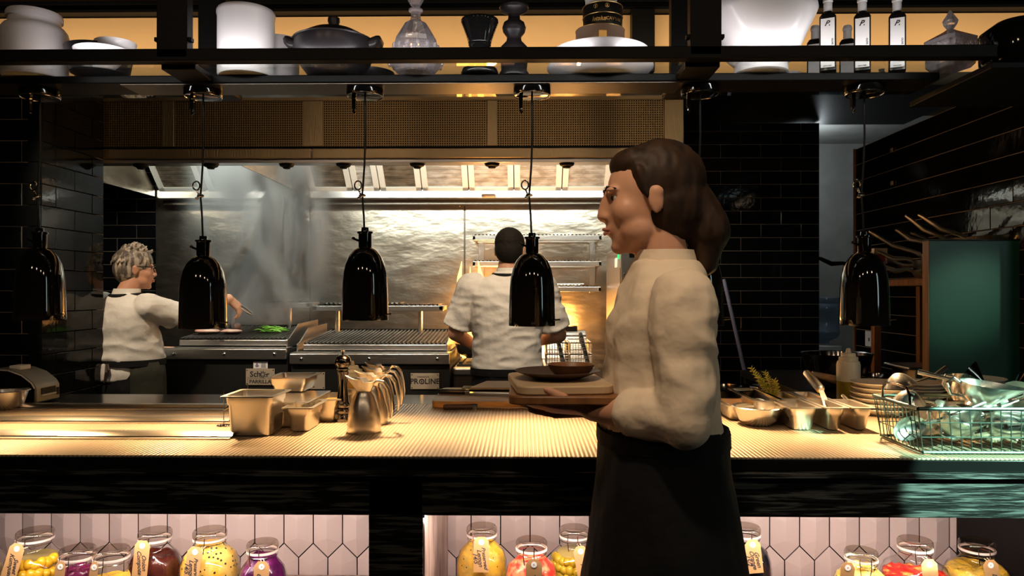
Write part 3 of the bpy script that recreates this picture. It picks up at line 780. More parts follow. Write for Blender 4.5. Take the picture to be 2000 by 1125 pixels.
# fryer with two baskets
f0, f1 = at(1063, 0, 4.45).x, at(1163, 0, 4.45).x
fy = thing('deep_fryer', 'stainless deep fryer holding two wire baskets, right of the dark-haired cook', 'fryer', ((f0 + f1) / 2, 4.45, 0))
hw = (f1 - f0) / 2; zf_ = at(0, 718, 4.45).z
MB().box(-hw, hw, 0, .75, .1, zf_).obj('body', 'steel', fy, bevel=.006, smooth=0)
bz = at(0, 645, 5.1).z
MB().prism([(.60, zf_), (.66, bz - .02), (.68, bz), (.78, bz), (.78, zf_)], -hw, hw, 'x').obj('flue_back', 'steel', fy, smooth=0, bevel=.008)
MB().box(-hw + .05, hw - .06, .67, .76, bz, bz + .03).obj('flue_grille', 'black', fy, smooth=0)
for s in (-1, 1):
    c = s * hw * .47; bw = hw * .42; z0, z1 = zf_ + .01, zf_ + .15
    bs = MB()
    for zz in (z0, z1, (z0 + z1) / 2): bs.tube([(c - bw, .06, zz), (c + bw, .06, zz), (c + bw, .42, zz), (c - bw, .42, zz)], .004, 6, closed=True)
    bo = bs.obj('basket', 'chrome', fy)
    me = MB()
    for k in range(9):
        x = c - bw + 2 * bw * k / 8; me.tube([(x, .06, z0), (x, .06, z1)], .0016, 4); me.tube([(x, .42, z0), (x, .42, z1)], .0016, 4)
    for k in range(10):
        zz = z0 + (z1 - z0) * k / 9; me.tube([(c - bw, .06, zz), (c + bw, .06, zz)], .0014, 4)
        y = .06 + .36 * k / 9; me.tube([(c - bw, y, z0), (c - bw, y, z1)], .0014, 4); me.tube([(c + bw, y, z0), (c + bw, y, z1)], .0014, 4); me.tube([(c - bw, y, z0), (c + bw, y, z0)], .0014, 4)
    q = me.obj('wire_mesh', 'chrome', bo); q['kind'] = 'stuff'
    MB().tube([(c, .06, z1), (c - .01, -.02, z1 + .06), (c + .03, -.10, z0 + .02)], [.011, .012, .014], 8).obj('handle', 'blackwood', bo)
MB().tube([(-hw + .01, .44, zf_ + .17), (hw - .02, .44, zf_ + .17)], .008, 8).obj('basket_rail', 'chrome', fy)
# wall rack with three wire tiers
r0, r1 = at(925, 0, YB - .2).x, at(1172, 0, YB - .2).x
wr = thing('wall_rack', 'three-tier steel wall rack on the back wall, right of the cook', 'rack', ((r0 + r1) / 2, YB - .02, 1.4)); hw = (r1 - r0) / 2
for py, dep in ((466, .28), (516, .28), (565, .26)):
    zc = at(0, py, YB - dep).z - 1.4
    o = MB().box(-hw, hw, -dep, -dep + .02, zc - .018, zc + .018).box(-hw, -hw + .02, -dep, 0, zc - .015, zc + .015).box(hw - .02, hw, -dep, 0, zc - .015, zc + .015).box(-hw, hw, -.02, 0, zc - .015, zc + .015).obj('tier', 'steel', wr, bevel=.003, smooth=0)
    m = MB()
    for k in range(34): x = -hw + .02 + (2 * hw - .04) * k / 33; m.box(x - .006, x + .006, -dep + .005, -.01, zc + .018, zc + .026)
    q = m.obj('tier_wire', 'chrome', o, smooth=0); q['kind'] = 'stuff'
for px in (940, 1157):
    x = at(px, 0, YB - .03).x - wr.location.x; z0, z1 = at(0, 572, YB).z - 1.4, at(0, 470, YB).z - 1.4
    MB().box(x - .022, x + .022, -.012, .008, z0, z1).obj('upright', 'steel', wr, bevel=.002, smooth=0)
a, b = at(1080, 0, YB - .15).x, at(1135, 0, YB - .15).x
tag(MB().box(-(b - a) / 2, (b - a) / 2, -.1, .1, 0, .008).box(-(b - a) / 2 - .012, (b - a) / 2 + .012, -.11, .11, .008, .013).obj('steel_tray', 'chrome', loc=((a + b) / 2, YB - .15, at(0, 565, YB - .26).z + .028), bevel=.004, smooth=0), 'small steel tray resting on the lowest tier of the wall rack', 'tray')
# tall oven beside the fryer
o0, o1 = at(1213, 0, 4.5).x, at(1330, 0, 4.5).x
ov = thing('upright_oven', 'tall steel oven with a white sticker and green light, behind the waiter', 'oven', ((o0 + o1) / 2, 4.5, 0)); hw = (o1 - o0) / 2; zo = at(0, 482, 4.5).z
MB().box(-hw, hw, 0, .78, .05, zo).obj('cabinet', 'steel', ov, bevel=.006, smooth=0)
MB().box(-hw + .01, hw - .01, -.02, 0, .15, zo - .16).obj('door', 'dsteel', ov, bevel=.008, smooth=0)
MB().box(-hw - .004, -hw, .02, .76, .05, zo - .13).obj('side_cover', 'steel', ov, smooth=0)
c = at(1199, 513, 4.7); MB().box(-hw - .005, -hw - .001, .15, .27, c.z - .03, c.z + .03).obj('sticker', 'label', ov, smooth=0)
c = at(1204, 502, 4.62); MB().box(-hw - .006, -hw - .001, .09, .13, c.z - .012, c.z + .016).obj('status_light', 'greenled', ov, smooth=0)
MB().box(-hw + .05, hw - .05, -.006, 0, zo - .07, zo - .03).obj('vent_strip', 'black', ov, smooth=0)
MB().cyl((-hw + .06, .1, zo), (-hw + .06, .1, zo + .02), .012).obj('top_knob', 'steel', ov)
# steel pedestal and mop pole against the black tiles
a, b = at(1368, 0, 5.2).x, at(1390, 0, 5.2).x
pd = thing('steel_pedestal', 'narrow pale steel upright standing before black tiles, right of the waiter', 'post', ((a + b) / 2, 5.2, 0))
MB().box((a - b) / 2, (b - a) / 2, -.04, .04, .02, at(0, 634, 5.2).z).obj('column', 'steel', pd, bevel=.004, smooth=0)
MB().box((a - b) / 2 - .05, (b - a) / 2 + .05, -.09, .09, 0, .02).obj('base', 'dsteel', pd, bevel=.004, smooth=0)
p0, p1 = at(1414, 546, 5.45), at(1457, 738, 5.2); e = p0 + (p1 - p0) * (p0.z - .06) / (p0.z - p1.z)
mp_ = thing('mop', 'slim lavender mop handle leaning against the black tiled wall', 'mop', (e.x, e.y, 0))
MB().cyl((0, 0, .06), p0 - Vector((e.x, e.y, 0)), .0135, .0135, 10).obj('pole', 'lavender', mp_)
MB().lathe([(0, .0), (.11, .0), (.10, .03), (.03, .07), (.018, .11), (0, .11)], 16).obj('mop_head', 'white', mp_)
# water cooler in the corridor
p = at(1606, 670, 6.3); r = .138
wc = thing('water_cooler', 'blue water bottle upside down on a white cooler in the corridor', 'cooler', (p.x, 6.3, 0))
zb = p.z
MB().box(-.16, .16, -.16, .16, 0, zb - .06).obj('cabinet', 'white', wc, bevel=.02, smooth=0)
MB().lathe([(0, zb - .06), (.15, zb - .06), (.15, zb - .02), (.10, zb), (0, zb)], 28).obj('collar', 'white', wc)
MB().lathe([(0, zb), (.05, zb), (.06, zb + .02), (.12, zb + .05), (r, zb + .085), (r, zb + .11), (r * .95, zb + .12), (r * .95, zb + .25), (r, zb + .26), (r, zb + .33), (r * .95, zb + .34), (r, zb + .355), (r * .97, zb + .385), (0, zb + .39)], 32).obj('bottle', 'blueglass', wc)
# ------------------------------------------------------------------ right-hand bench, rack with pans, green board
bx1 = RX - .012
bn = thing('side_bench', 'dark steel side bench along the black tiled right wall', 'bench', (RX - .35, 3.85, 0))
MB().box(-.38, .338, -.62, .62, .885, .925).obj('top', 'dsteel', bn, bevel=.004, smooth=0)
MB().box(-.36, .33, -.6, .6, .25, .27).obj('lower_shelf', 'dsteel', bn, smooth=0)
for sx in (-.35, .30):
    for sy in (-.58, .58): MB().box(sx - .02, sx + .02, sy - .02, sy + .02, 0, .885).obj('leg', 'dsteel', bn, smooth=0)
zsh = at(0, 546, 3.55).z
rk_ = thing('wooden_rack', 'brown wooden rack on the bench carrying upturned-handle frying pans', 'rack', (RX - .22, 3.5, .925))
zl_ = zsh - .925
xA = at(1711, 0, 3.75).x - (RX - .22)
MB().box(xA - .02, .20, -.35, .30, zl_ - .032, zl_).obj('shelf_board', 'brownwood', rk_, bevel=.003, smooth=0)
for x, y in ((xA, .25), (.18, .25), (xA + .02, -.32), (.18, -.32)):
    MB().box(x - .018, x + .018, y - .018, y + .018, 0, zl_ - .032).obj('upright', 'brownwood', rk_, bevel=.003, smooth=0)
# frying pans: handles point to the kitchen and up
def pan(label, tip, root, rr, m='cutlery', flip=False, Yt=3.45, Yr=3.45, dy=0):
    a, b = at(*root, Yr), at(*tip, Yt)
    d = Vector((b.x - a.x, b.y - a.y, 0)).normalized()
    c = Vector((a.x, a.y, 0)) - d * rr * 1.05; c.z = a.z - .045
    t = thing('frying_pan', label, 'pan', c, 0, 'frying pans stacked on the wooden rack')
    MB().lathe([(0, 0), (rr * .72, .0), (rr * .9, .022), (rr, .045), (rr - .003, .046), (rr * .88, .025), (rr * .7, .004), (0, .004)], 36).obj('pan_body', m, t)
    p0 = a - c; p1 = b - c; k = (p1 - p0)
    MB().tube([p0 - d * .012, p0 + k * .1 + Vector((0, 0, .004)), p0 + k * .5 + Vector((0, 0, -.012)), p0 + k * .9, p1], [.011, .009, .0115, .009, .006], 8).obj('handle', m, t)
    return t
PANS = [('brass-lit frying pan on top of the stack, long handle highest', (1793, 419), (1882, 464), .13, 3.36, 3.30),
        ('frying pan second in the stack, handle just below the top one', (1768, 421), (1842, 467), .12, 3.5, 3.45),
        ('frying pan with short handle tip, tucked behind the green board corner', (1749, 448), (1806, 476), .12, 3.5, 3.45),
        ('dim frying pan whose thin handle lies under two brighter handles', (1778, 455), (1850, 473), .12, 3.62, 3.6),
        ('frying pan with long straight bright handle pointing at the lamp', (1697, 452), (1792, 497), .11, 3.55, 3.48),
        ('frying pan whose handle points at the red and white carton', (1712, 491), (1776, 509), .11, 3.50, 3.45),
        ('dim frying pan with dark thin handle in the lower stack', (1733, 508), (1798, 521), .11, 3.6, 3.55),
        ('lowest frying pan in the stack, handle nearly level', (1722, 521), (1776, 528), .12, 3.44, 3.40)]
for lab, tip, root, rr, yt, yr in PANS: pan(lab, tip, root, rr, 'cutlery', Yt=yt, Yr=yr)
pan('dark frying pan with black handle across the grey corridor wall', (1597, 504), (1652, 517), .11, 'dchrome', Yt=3.62, Yr=3.6)
p = at(1711, 505, 3.72)
cx = thing('small_carton', 'small red and white carton on the wooden rack behind the lamp', 'carton', (p.x, 3.7, zsh + .0))
MB().box(-.032, .032, -.03, .03, 0, at(0, 487, 3.7).z - zsh).obj('box', 'label', cx, smooth=0)
hh = at(0, 487, 3.7).z - zsh
MB().box(-.022, .020, -.0315, -.0305, hh * .55, hh * .8).box(-.006, .012, -.0315, -.0305, hh * .4, hh * .5).obj('print', 'redprint', cx, smooth=0)
# green board leaning upright at the end of the counter
g0, g1 = at(1815, 0, 2.98).x, at(1992, 0, 2.98).x; gz = at(0, 472, 2.98).z
gb = thing('green_board', 'upright dark green board with brown wooden edge behind the plates', 'board', ((g0 + g1) / 2, 2.98, CZ - .006)); hw = (g1 - g0) / 2; hgt = gz - CZ + .006
MB().box(-hw, hw, 0, .04, 0, hgt).obj('panel', 'green', gb, bevel=.002, smooth=0)
MB().box(-hw - .004, -hw, -.001, .043, 0, hgt + .003).obj('edge_strip', 'brownwood', gb, smooth=0)
MB().box(-hw - .004, hw, -.0015, .043, hgt, hgt + .006).obj('top_strip', 'blackwood', gb, smooth=0)
# wall socket
p = at(1695, 660, 4.4); yy = RX / p.x * 4.4
sk = thing('wall_socket', 'white square switch plate on the black tiles beside the wooden rack', 'socket', (RX - .009, yy - .05, at(0, 660, yy - .05).z))
MB().box(-.008, 0, -.05, .05, -.045, .045).obj('plate', 'white', sk, bevel=.003, smooth=0)
MB().box(-.0095, -.008, -.008, .004, -.014, .006).obj('mark', 'ink', sk, smooth=0)
for px, py in ((1745, 299), (1746, 362)):
    p = at(px, py, 4.2); yy = RX / p.x * 4.2
    tag(MB().box(-.006, 0, -.012, .012, -.010, .012).obj('wall_clip', 'brass', loc=(RX - .008, yy, at(0, py, yy).z), bevel=.001, smooth=0), 'small brass clip fixed in the %s tile joint of the right wall' % ('upper' if py < 330 else 'lower'), 'clip')
# things on the side bench
def bowl(name, label, c, r, h, m='cutlery', group=None, foot=.5, seg=40):
    t = MB().lathe([(0, 0), (r * foot, 0), (r * .80, h * .30), (r * .95, h * .75), (r, h * .97), (r + .007, h), (r + .005, h + .002), (r - .004, h - .001), (r * .91, h * .70), (r * .76, h * .30), (r * foot * .9, .004), (0, .004)], seg).obj(name, m, loc=c, smooth=50)
    return tag(t, label, 'bowl', group)
p = at(1634, 690, 3.6)
bowl('mixing_bowl', 'large dark mixing bowl on the side bench under the water bottle', (p.x, 3.6, .926), (1698 - 1570) / 2 / F * 3.6, at(0, 688, 3.6).z - .926, 'dchrome')
p = at(1735, 725, 3.45); zb_ = .926
b1 = bowl('steel_bowl', 'small steel bowl beside the wooden spoons on the side bench', (at(1710, 0, 3.45).x, 3.45, .926), .105, .085, 'dchrome')
tr1 = MB().box(-.19, .14, -.16, .16, 0, .05).obj('steel_tray', 'dsteel', loc=(at(1760, 0, 3.75).x, 3.75, .926), bevel=.01, smooth=0); tag(tr1, 'dark steel tray behind the wooden spoons on the side bench', 'tray')
tr2 = MB().box(-.075, .10, -.1, .1, 0, .135).box(-.11, .10, -.11, .11, .135, .148).obj('lidded_pan', 'pan', loc=(at(1797, 0, 3.3).x, 3.3, .926), bevel=.006, smooth=0); tag(tr2, 'bronze-lit steel pan with white rim, left of the green board', 'pan')
for k, (px, a) in enumerate(((1738, .5), (1752, .35), (1763, .2))):
    p = at(px, 722, 3.3); d = Vector((math.cos(a), .1 * (k - 1), math.sin(a) * .45))
    u = MB().tube([(-.10 * d.x, -.10 * d.y, .0), (-.03, 0, .012), (.05, .0, .028), (.09 * d.x, .09 * d.y, .02)], [.007, .009, .016, .010], 8)
    tag(u.obj('wooden_spoon', 'woodtop', loc=(p.x, 3.3 + .03 * k, .985)), 'worn wooden spoon heaped with others on the side bench', 'spoon', 'wooden spoons heaped on the side bench')
u = MB().box(-.16, .16, -.14, .14, 0, .045).obj('steel_tray', 'pan', loc=(at(1758, 0, 3.3).x, 3.32, .926), bevel=.01, smooth=0); tag(u, 'shallow steel tray under the wooden spoons', 'tray')
p = at(1610, 738, 3.2)
# rolling pin like pale wooden handle behind the oil bottle
u = MB().tube([at(1585, 730, 2.86) - Vector((p.x, 2.86, 1.04)), at(1630, 741, 2.86) - Vector((p.x, 2.86, 1.04)), at(1668, 752, 2.86) - Vector((p.x, 2.86, 1.04))], [.010, .016, .017], 12).obj('rolling_pin', 'woodtop', loc=(p.x, 2.86, 1.04))
tag(u, 'pale wooden rolling pin lying behind the oil bottle', 'rolling pin')

# ------------------------------------------------------------------ things on the counter
ZT = CZ + .0004
def rr_ring(w, d, rad, z, n=4, dx=0, dy=0):
    pts = []
    for cx, cy, a0 in ((w / 2 - rad, d / 2 - rad, 0), (-w / 2 + rad, d / 2 - rad, 90), (-w / 2 + rad, -d / 2 + rad, 180), (w / 2 - rad, -d / 2 + rad, 270)):
        for k in range(n + 1):
            a = R(a0 + 90 * k / n); pts.append((cx + rad * math.cos(a) + dx, cy + rad * math.sin(a) + dy, z))
    return pts
def gn_pan(label, c, w, d, h, fill=None, rotz=0, group='steel pans on the counter', m='pan'):
    t = thing('steel_pan', label, 'pan', c, rotz, group)
    wi, di = w - .022, d - .022; tp = .012
    r = lambda k, z, rad, sh=0: rr_ring(wi - k, di - k, rad, z)
    out = [r(.040, 0, .012), r(.024, .003, .015), r(.018, .010, .016), r(.010, h - .028, .015), r(.003, h - .023, .015), r(.0, h - .003, .014), rr_ring(w, d, .008, h - .003), rr_ring(w, d, .008, h), rr_ring(wi - .004, di - .004, .013, h), r(.008, h - .022, .014), r(.014, h - .028, .014), r(.024, .012, .014), r(.042, .006, .012)]
    MB().loft(out, True).obj('pan_body', m, t, smooth=40)
    if fill:
        fm, lv = fill
        b = MB().loft([r(.03 - .018 * lv, h * lv - .004, .02), r(.03 - .018 * lv, h * lv, .02)], True)
        b.obj('filling', fm, t, smooth=0)
    return t
def pan_at(label, pl, pr, yrim, h, d, fill=None, zb=ZT, rotz=0, m='pan'):
    """front rim corners at pixel columns pl..pr, rim height h above zb, rim pixel row yrim"""
    Y = atz(1000, yrim, zb + h).y
    a, b = at(pl, 0, Y).x, at(pr, 0, Y).x
    return gn_pan(label, ((a + b) / 2, Y + d / 2, zb), b - a, d, h, fill, rotz, m=m)
pan_at('deep gold-lit steel pan at the right end of the ticket rails, largest', 428, 535, 776, .118, .165)
pan_at('small steel pan holding a clear cup, in front of two matching ones', 548, 612, 798, .075, .165, ('pan', .35))
Yb = atz(1000, 798, ZT + .075).y
xs = at(580, 0, Yb).x
gn_pan('small steel pan in the middle of a row of three, left of the pepper mill', (xs + .036, Yb + .255, ZT), .098, .17, .075, ('mustard', .8))
gn_pan('small steel pan at the back of a row of three, behind the pepper mill', (xs + .085, Yb + .435, ZT), .105, .17, .085, ('pan', .4))
e = pan_at('lidded steel pan under the shallow pan, behind the largest pan', 510, 597, 789, .078, .26)
lid = MB().box(-.075, .075, -.135, .135, .0785, .0815).obj('lid', 'cutlery', e, bevel=.001, smooth=0)
a = at(556, 0, 2.42).x
pan_at('shallow steel pan set on top of a lidded pan', 517, 602, 739, .050, .17, None, ZT + .0822)
# clear cup in the small pan
cp = tag(MB().lathe([(.022, 0), (.030, .055), (.029, .055), (.021, .003), (0, .003)], 20, (0, 0, 0)).obj('clear_cup', 'glass', loc=(xs, Yb + .08, ZT + .028)), 'clear plastic cup standing in the small front pan', 'cup')
# ticket spikes
for px, pt, pb, lab in ((437, 760, 833, 'thin wire ticket spike beside the largest pan, in full view'), (484, 735, 812, 'thin wire ticket spike rising behind the largest pan')):
    p = atz(px, pb, ZT); z1 = at(0, pt, p.y).z - ZT
    t = thing('ticket_spike', lab, 'spike', (p.x, p.y, ZT))
    MB().cyl((0, 0, .003), (0, 0, z1), .0012, .0007, 6).obj('spike', 'dchrome', t)
    MB().tube([(.026 * math.cos(.45 * k) * (1 - k / 40), .02 * math.sin(.45 * k) * (1 - k / 40), .003 + .0004 * (k % 3)) for k in range(30)], .0018, 6).obj('coil_base', 'dchrome', t)
# ticket rails
for (yf, yb, pr, lab) in ((861, 842, 447, 'aluminium ticket rail on the mat, nearest of three'), (830, 812, 441, 'aluminium ticket rail on the mat, middle of three'), (803, 790, 436, 'aluminium ticket rail on the mat, farthest of three')):
    Y0 = atz(1000, yf, ZT).y; xr_ = at(pr, 0, Y0).x
    t = thing('ticket_rail', lab, 'rail', (-1.9, Y0, ZT)); Lr = xr_ + 1.9
    MB().prism([(0, 0), (.0, .004), (.012, .0045), (.018, .003), (.070, .003), (.070, 0)], 0, Lr, 'x').obj('base_strip', 'pan', t, smooth=0)
    MB().prism([(.022, .0045), (.020, .0065), (.034, .013), (.058, .0165), (.070, .012), (.070, .003), (.066, .003), (.066, .010), (.056, .0125), (.036, .010)], 0, Lr, 'x').obj('rolled_face', 'pan', t, smooth=50)
# pepper mill
p = atz(670, 823, ZT); rm = 15.5 / F * p.y; H = at(0, 682, p.y).z - ZT
pm = thing('pepper_mill', 'tall dark chrome turned pepper mill behind the creamer jugs', 'pepper mill', (p.x, p.y, ZT))
pr_ = [(0, 0), (.96, 0), (1, .01), (.98, .10), (.82, .112), (.92, .13), (.98, .155), (.9, .18), (.74, .19), (.86, .205), (1.0, .235), (.9, .265), (.80, .285), (.66, .40), (.58, .52), (.62, .62), (.74, .695), (.62, .70), (.62, .715)]
MB().lathe([(r * rm, z * H) for r, z in pr_], 32).obj('mill_body', 'dchrome', pm, smooth=60)
MB().lathe([(r * rm, z * H) for r, z in [(.62, .715), (.78, .72), (.80, .735), (.66, .745), (.72, .76), (.98, .79), (1.02, .83), (.96, .87), (.78, .905), (.45, .925), (.2, .93), (0, .93)]], 32).obj('mill_head', 'dchrome', pm, smooth=60)
MB().lathe([(r * rm, z * H) for r, z in [(.14, .928), (.14, .965), (.28, .975), (.30, .99), (.2, 1), (0, 1)]], 16).obj('mill_knob', 'chrome', pm)
# squeeze bottles
def squeeze(label, px, ptop, Y, r, fillm, lvl, pb=None):
    x = at(px, 0, Y).x; H = at(0, ptop, Y).z - ZT
    t = thing('squeeze_bottle', label, 'bottle', (x, Y, ZT), 0, 'squeeze bottles on the counter')
    MB().lathe([(0, 0), (r * .95, 0), (r, .005), (r, H * lvl), (0, H * lvl)], 28).obj('sauce', fillm, t)
    MB().lathe([(r, H * lvl), (r, H * .70), (r * .92, H * .76), (r * .80, H * .775), (0, H * .775)], 28).obj('bottle_body', 'squeeze', t)
    MB().lathe([(r * .82, H * .772), (r * .82, H * .84), (r * .62, H * .85), (r * .60, H * .91), (r * .26, H * .915), (r * .18, H * .985), (r * .12, H), (0, H)], 24).obj('nozzle_cap', 'squeeze', t, smooth=30)
    return t
squeeze('yellow sauce squeeze bottle just behind the pepper mill', 688, 704, 2.60, .034, 'mustard', .62)
squeeze('yellow sauce squeeze bottle farther back, peeking past the first one', 697, 713, 2.68, .032, 'mustard', .62)
squeeze('yellow sauce squeeze bottle farthest back, behind the jugs', 704, 727, 2.68, .03, 'mustard', .6)
squeeze('squeeze bottle half filled with green olive oil, before the large mixing bowl', 1657, 678, 2.80, .042, 'oil', .40)
# creamer jugs
jug0 = None
JL = ['satin steel creamer jug at the front of the row', 'satin steel creamer jug second from the front', 'satin steel creamer jug third from the front', 'satin steel creamer jug at the back of the row']
for k, (px, Y) in enumerate(((711, 2.20), (727, 2.335), (738, 2.475), (744, 2.61))):
    X = at(px, 0, Y).x
    if jug0 is None:
        t = jug0 = thing('creamer_jug', JL[0], 'jug', (X, Y, ZT), 0, 'creamer jugs in a row')
        h = .158; rb = .050
        prof = [(0, 0), (rb * .97, 0), (rb, .004), (rb * .985, .02), (rb * .93, .05), (rb * .80, .082), (rb * .62, .105), (rb * .47, .117), (rb * .46, .124), (rb * .58, .142), (rb * .66, h)]
        b = MB().lathe(prof + [(rb * .63, h), (rb * .54, .142), (rb * .42, .124), (0, .118)], 40)
        for v in b.bm.verts:                                     # pull a spout out to the left
            if v.co.z > .124:
                f = (v.co.z - .124) / (h - .124); a = math.atan2(v.co.y, -v.co.x)
                k_ = math.exp(-(a / .55) ** 2) * f; v.co.x -= .024 * k_; v.co.z += .010 * k_ - .008 * f * (1 if v.co.x > 0 else 0)
        b.obj('jug_body', 'pan', t, smooth=60)
        MB().tube([(.026, 0, .142), (.040, 0, .152), (.058, 0, .148), (.072, 0, .128), (.079, 0, .098), (.082, 0, .062), (.080, 0, .040)], [.004, .0055, .006, .006, .0055, .005, .003], 10).obj('handle', 'cutlery', t)
    else:
        dup(jug0, (X, Y, ZT), R((0, 6, -5, 10)[k]), JL[k])
# cutting board and knives
a = atz(842, 797, ZT); b = atz(1083, 797, ZT); hb_ = at(0, 782, a.y).z - ZT; bk = atz(1000, 757, ZT + hb_).y
cb = MB().loft([rr_ring(b.x - a.x, bk - a.y, .03, 0), rr_ring(b.x - a.x, bk - a.y, .03, hb_)], True).obj('cutting_board', 'wood', loc=((a.x + b.x) / 2, (a.y + bk) / 2, ZT), bevel=.003)
tag(cb, 'thick end-grain wooden cutting board on the mat under a chef knife', 'cutting board')
cb.data.materials.append(M['woodtop'])
for f in cb.data.polygons:
    if f.normal.z > .9: f.material_index = 1
def knife(label, h0, h1, tip, z, hm, bw):
    A, B, C = atz(*h0, z), atz(*h1, z), atz(*tip, z)
    t = thing('chef_knife', label, 'knife', A)
    B, C = B - A, C - A; d = C.normalized(); n = Vector((-d.y, d.x, 0)); 
    MB().tube([Vector((0, 0, .009)), d * .01 + Vector((0, 0, .009)), B * .6 + Vector((0, 0, .009)), B + Vector((0, 0, .009))], [.008, .0105, .0095, .0105], 10).obj('handle', hm, t)
    MB().tube([B * .98 + Vector((0, 0, .009)), B + d * .014 + Vector((0, 0, .009))], [.0108, .0100], 10).obj('bolster', 'chrome', t)
    e = MB(); s = B + d * .012
    poly = [s + n * .010, s - n * bw * .7, C * .8 - n * bw * .6, C, C * .8 + n * .008]
    e.loft([[p + Vector((0, 0, .007)) for p in poly], [p + Vector((0, 0, .0088)) for p in poly]]).obj('blade', 'chrome', t, smooth=0)
knife('chef knife with black handle lying on the wooden cutting board', (857, 769), (910, 770), (1052, 773), ZT + hb_, 'knifehandle', .04)
knife('long knife with brown handle lying in front of the cutting board', (866, 800), (925, 799), (1040, 800), ZT, 'leather', .022)
# beige board behind
t1 = MB().box(-.20, .20, -.05, .045, 0, .034).obj('board_riser', 'blackwood', loc=(at(1000, 0, 2.97).x, 2.975, ZT - .007), bevel=.002, smooth=0); tag(t1, 'low black block under the beige board at the counter back', 'block')
a, b = at(917, 757, 2.9), at(1060, 757, 2.9); zz = a.z
bb = MB().loft([[(a.x, 2.9, zz - .008), (b.x, 2.9, zz - .008), (b.x - .01, 3.12, zz - .008), (a.x + .055, 3.12, zz - .008)], [(a.x, 2.9, zz), (b.x, 2.9, zz), (b.x - .01, 3.12, zz), (a.x + .055, 3.12, zz)]]).obj('beige_board', 'beige', bevel=.001, smooth=0)
t1.location.z = ZT - .007; bpy.context.view_layer.update()
t1.scale.z = max(.3, (zz - .008 - ZT + .007) / .034)
tag(bb, 'thin beige board lying behind the wooden cutting board', 'board')
# printer and bowl at the left
prt = thing('ticket_printer', 'grey ticket printer with paper sticking out beside the pillar', 'printer', (at(70, 0, 2.74).x, 2.74, CZ - .0058))
P = [(0, .004), (0, .062), (-.012, .082), (-.05, .112), (-.10, .130), (-.15, .134), (-.20, .128), (-.24, .11), (-.26, .07), (-.26, .004)]
b = MB(); b.prism(P, 0, .145, 'y'); b.obj('housing', 'greyplastic', prt, bevel=.006, smooth=40)
b = MB(); b.prism([(x * .97 - .004, z * .96 - (0 if z > .01 else 0)) for x, z in P], -.004, -.0005, 'y'); b.obj('side_cheek', 'black', prt, smooth=0)
b = MB(); b.tube([(x * .985 - .002, -.005, z * .98) for x, z in P[1:-1]], .0022, 6); b.obj('edge_trim', 'white', prt)
MB().box(.0, .002, .03, .115, .034, .058).obj('paper_slot', 'black', prt, smooth=0)
MB().box(-.002, .006, .03, .115, .028, .033).obj('tear_bar', 'white', prt, bevel=.001, smooth=0)
MB().box(-.13, -.085, .04, .10, .125, .142).obj('paper_roll_end', 'label', prt, bevel=.003, smooth=0)
MB().box(.0, .0015, .122, .136, .022, .05).obj('button_panel', 'black', prt, smooth=0)
p = atz(12, 786, ZT); bowl('steel_bowl', 'small gold-lit steel bowl in front of the ticket printer', (at(14, 0, 2.60).x, 2.60, ZT), 36 / F * 2.6, .066, 'cutlery')
# right-hand bowls and pans
p = atz(1420, 790, ZT); bowl('steel_bowl', 'wide steel bowl behind the right-hand pans, next to the waiter', (at(1420, 0, 2.72).x, 2.72, ZT - .006), 61 / F * 2.72, at(0, 750, 2.72).z - ZT, 'dchrome')
p = atz(1487, 834, ZT); bowl('steel_bowl', 'small shiny steel bowl at the front of the right-hand pans', (p.x, p.y + .035, ZT), 45 / F * (p.y + .03), .058, 'cutlery')
pan_at('shallow square steel pan of orange sauce behind the small bowl', 1418, 1517, 791, .052, .165, ('orange', .55))
hR = .072; Yr = atz(1000, 795, ZT + hR).y
def rpan(label, pl, pr, k, fill=None):
    a, b = at(pl, 0, Yr).x, at(pr, 0, Yr).x
    return gn_pan(label, ((a + b) / 2, Yr + .09 + k * .182, ZT), b - a - .003, .18, hR, fill)
rpan('right-hand front row steel pan with empty inside, leftmost', 1540, 1608, 0, None)
rpan('right-hand front row steel pan holding the grey-handled spatula', 1609, 1663, 0, ('orange', .6))
rpan('right-hand front row steel pan next to the wire basket', 1664, 1716, 0, ('pan', .5))
a = Yr + .182
gn_pan('long dark steel pan holding rosemary sprigs', (at(1515, 0, Yr).x + .03, Yr + .29, ZT), .105, .32, hR, ('rosemary', .3))
rpan('right-hand back row steel pan, left one with sauce', 1560, 1620, 1, ('orange', .62))
rpan('right-hand back row steel pan, right one with orange sauce', 1621, 1676, 1, ('orange', .8))
# rosemary
p = at(1500, 790, 2.52)
ro = thing('rosemary_bunch', 'bunch of yellow-green rosemary sprigs standing in a steel pan', 'herbs', (p.x, 2.56, ZT + .03))
for tx, ty in ((1466, 718), (1478, 732), (1493, 726), (1512, 742), (1485, 745)):
    q = at(tx, ty, 2.52) - Vector((p.x, 2.56, ZT + .03)); s0 = Vector((q.x * .1 + .03, .0, 0)); st = MB()
    st.tube([s0, s0.lerp(q, .5) + Vector((.008, 0, 0)), q], [.0028, .002, .001], 6)
    for k in range(70):
        f = .12 + .88 * k / 70; c = s0.lerp(q, f) + Vector((.008 * math.sin(PI * f), 0, 0)); an = k * 2.4
        d = (q - s0).normalized(); o = d.orthogonal(); o.rotate(Matrix.Rotation(an, 3, d)); e = c + (o * .8 + d * .6).normalized() * (.020 * (1.1 - f * .5))
        st.tube([c, c.lerp(e, .5), e], [.0012, .0017, .0005], 4)
    st.obj('sprig', 'rosemary', ro)
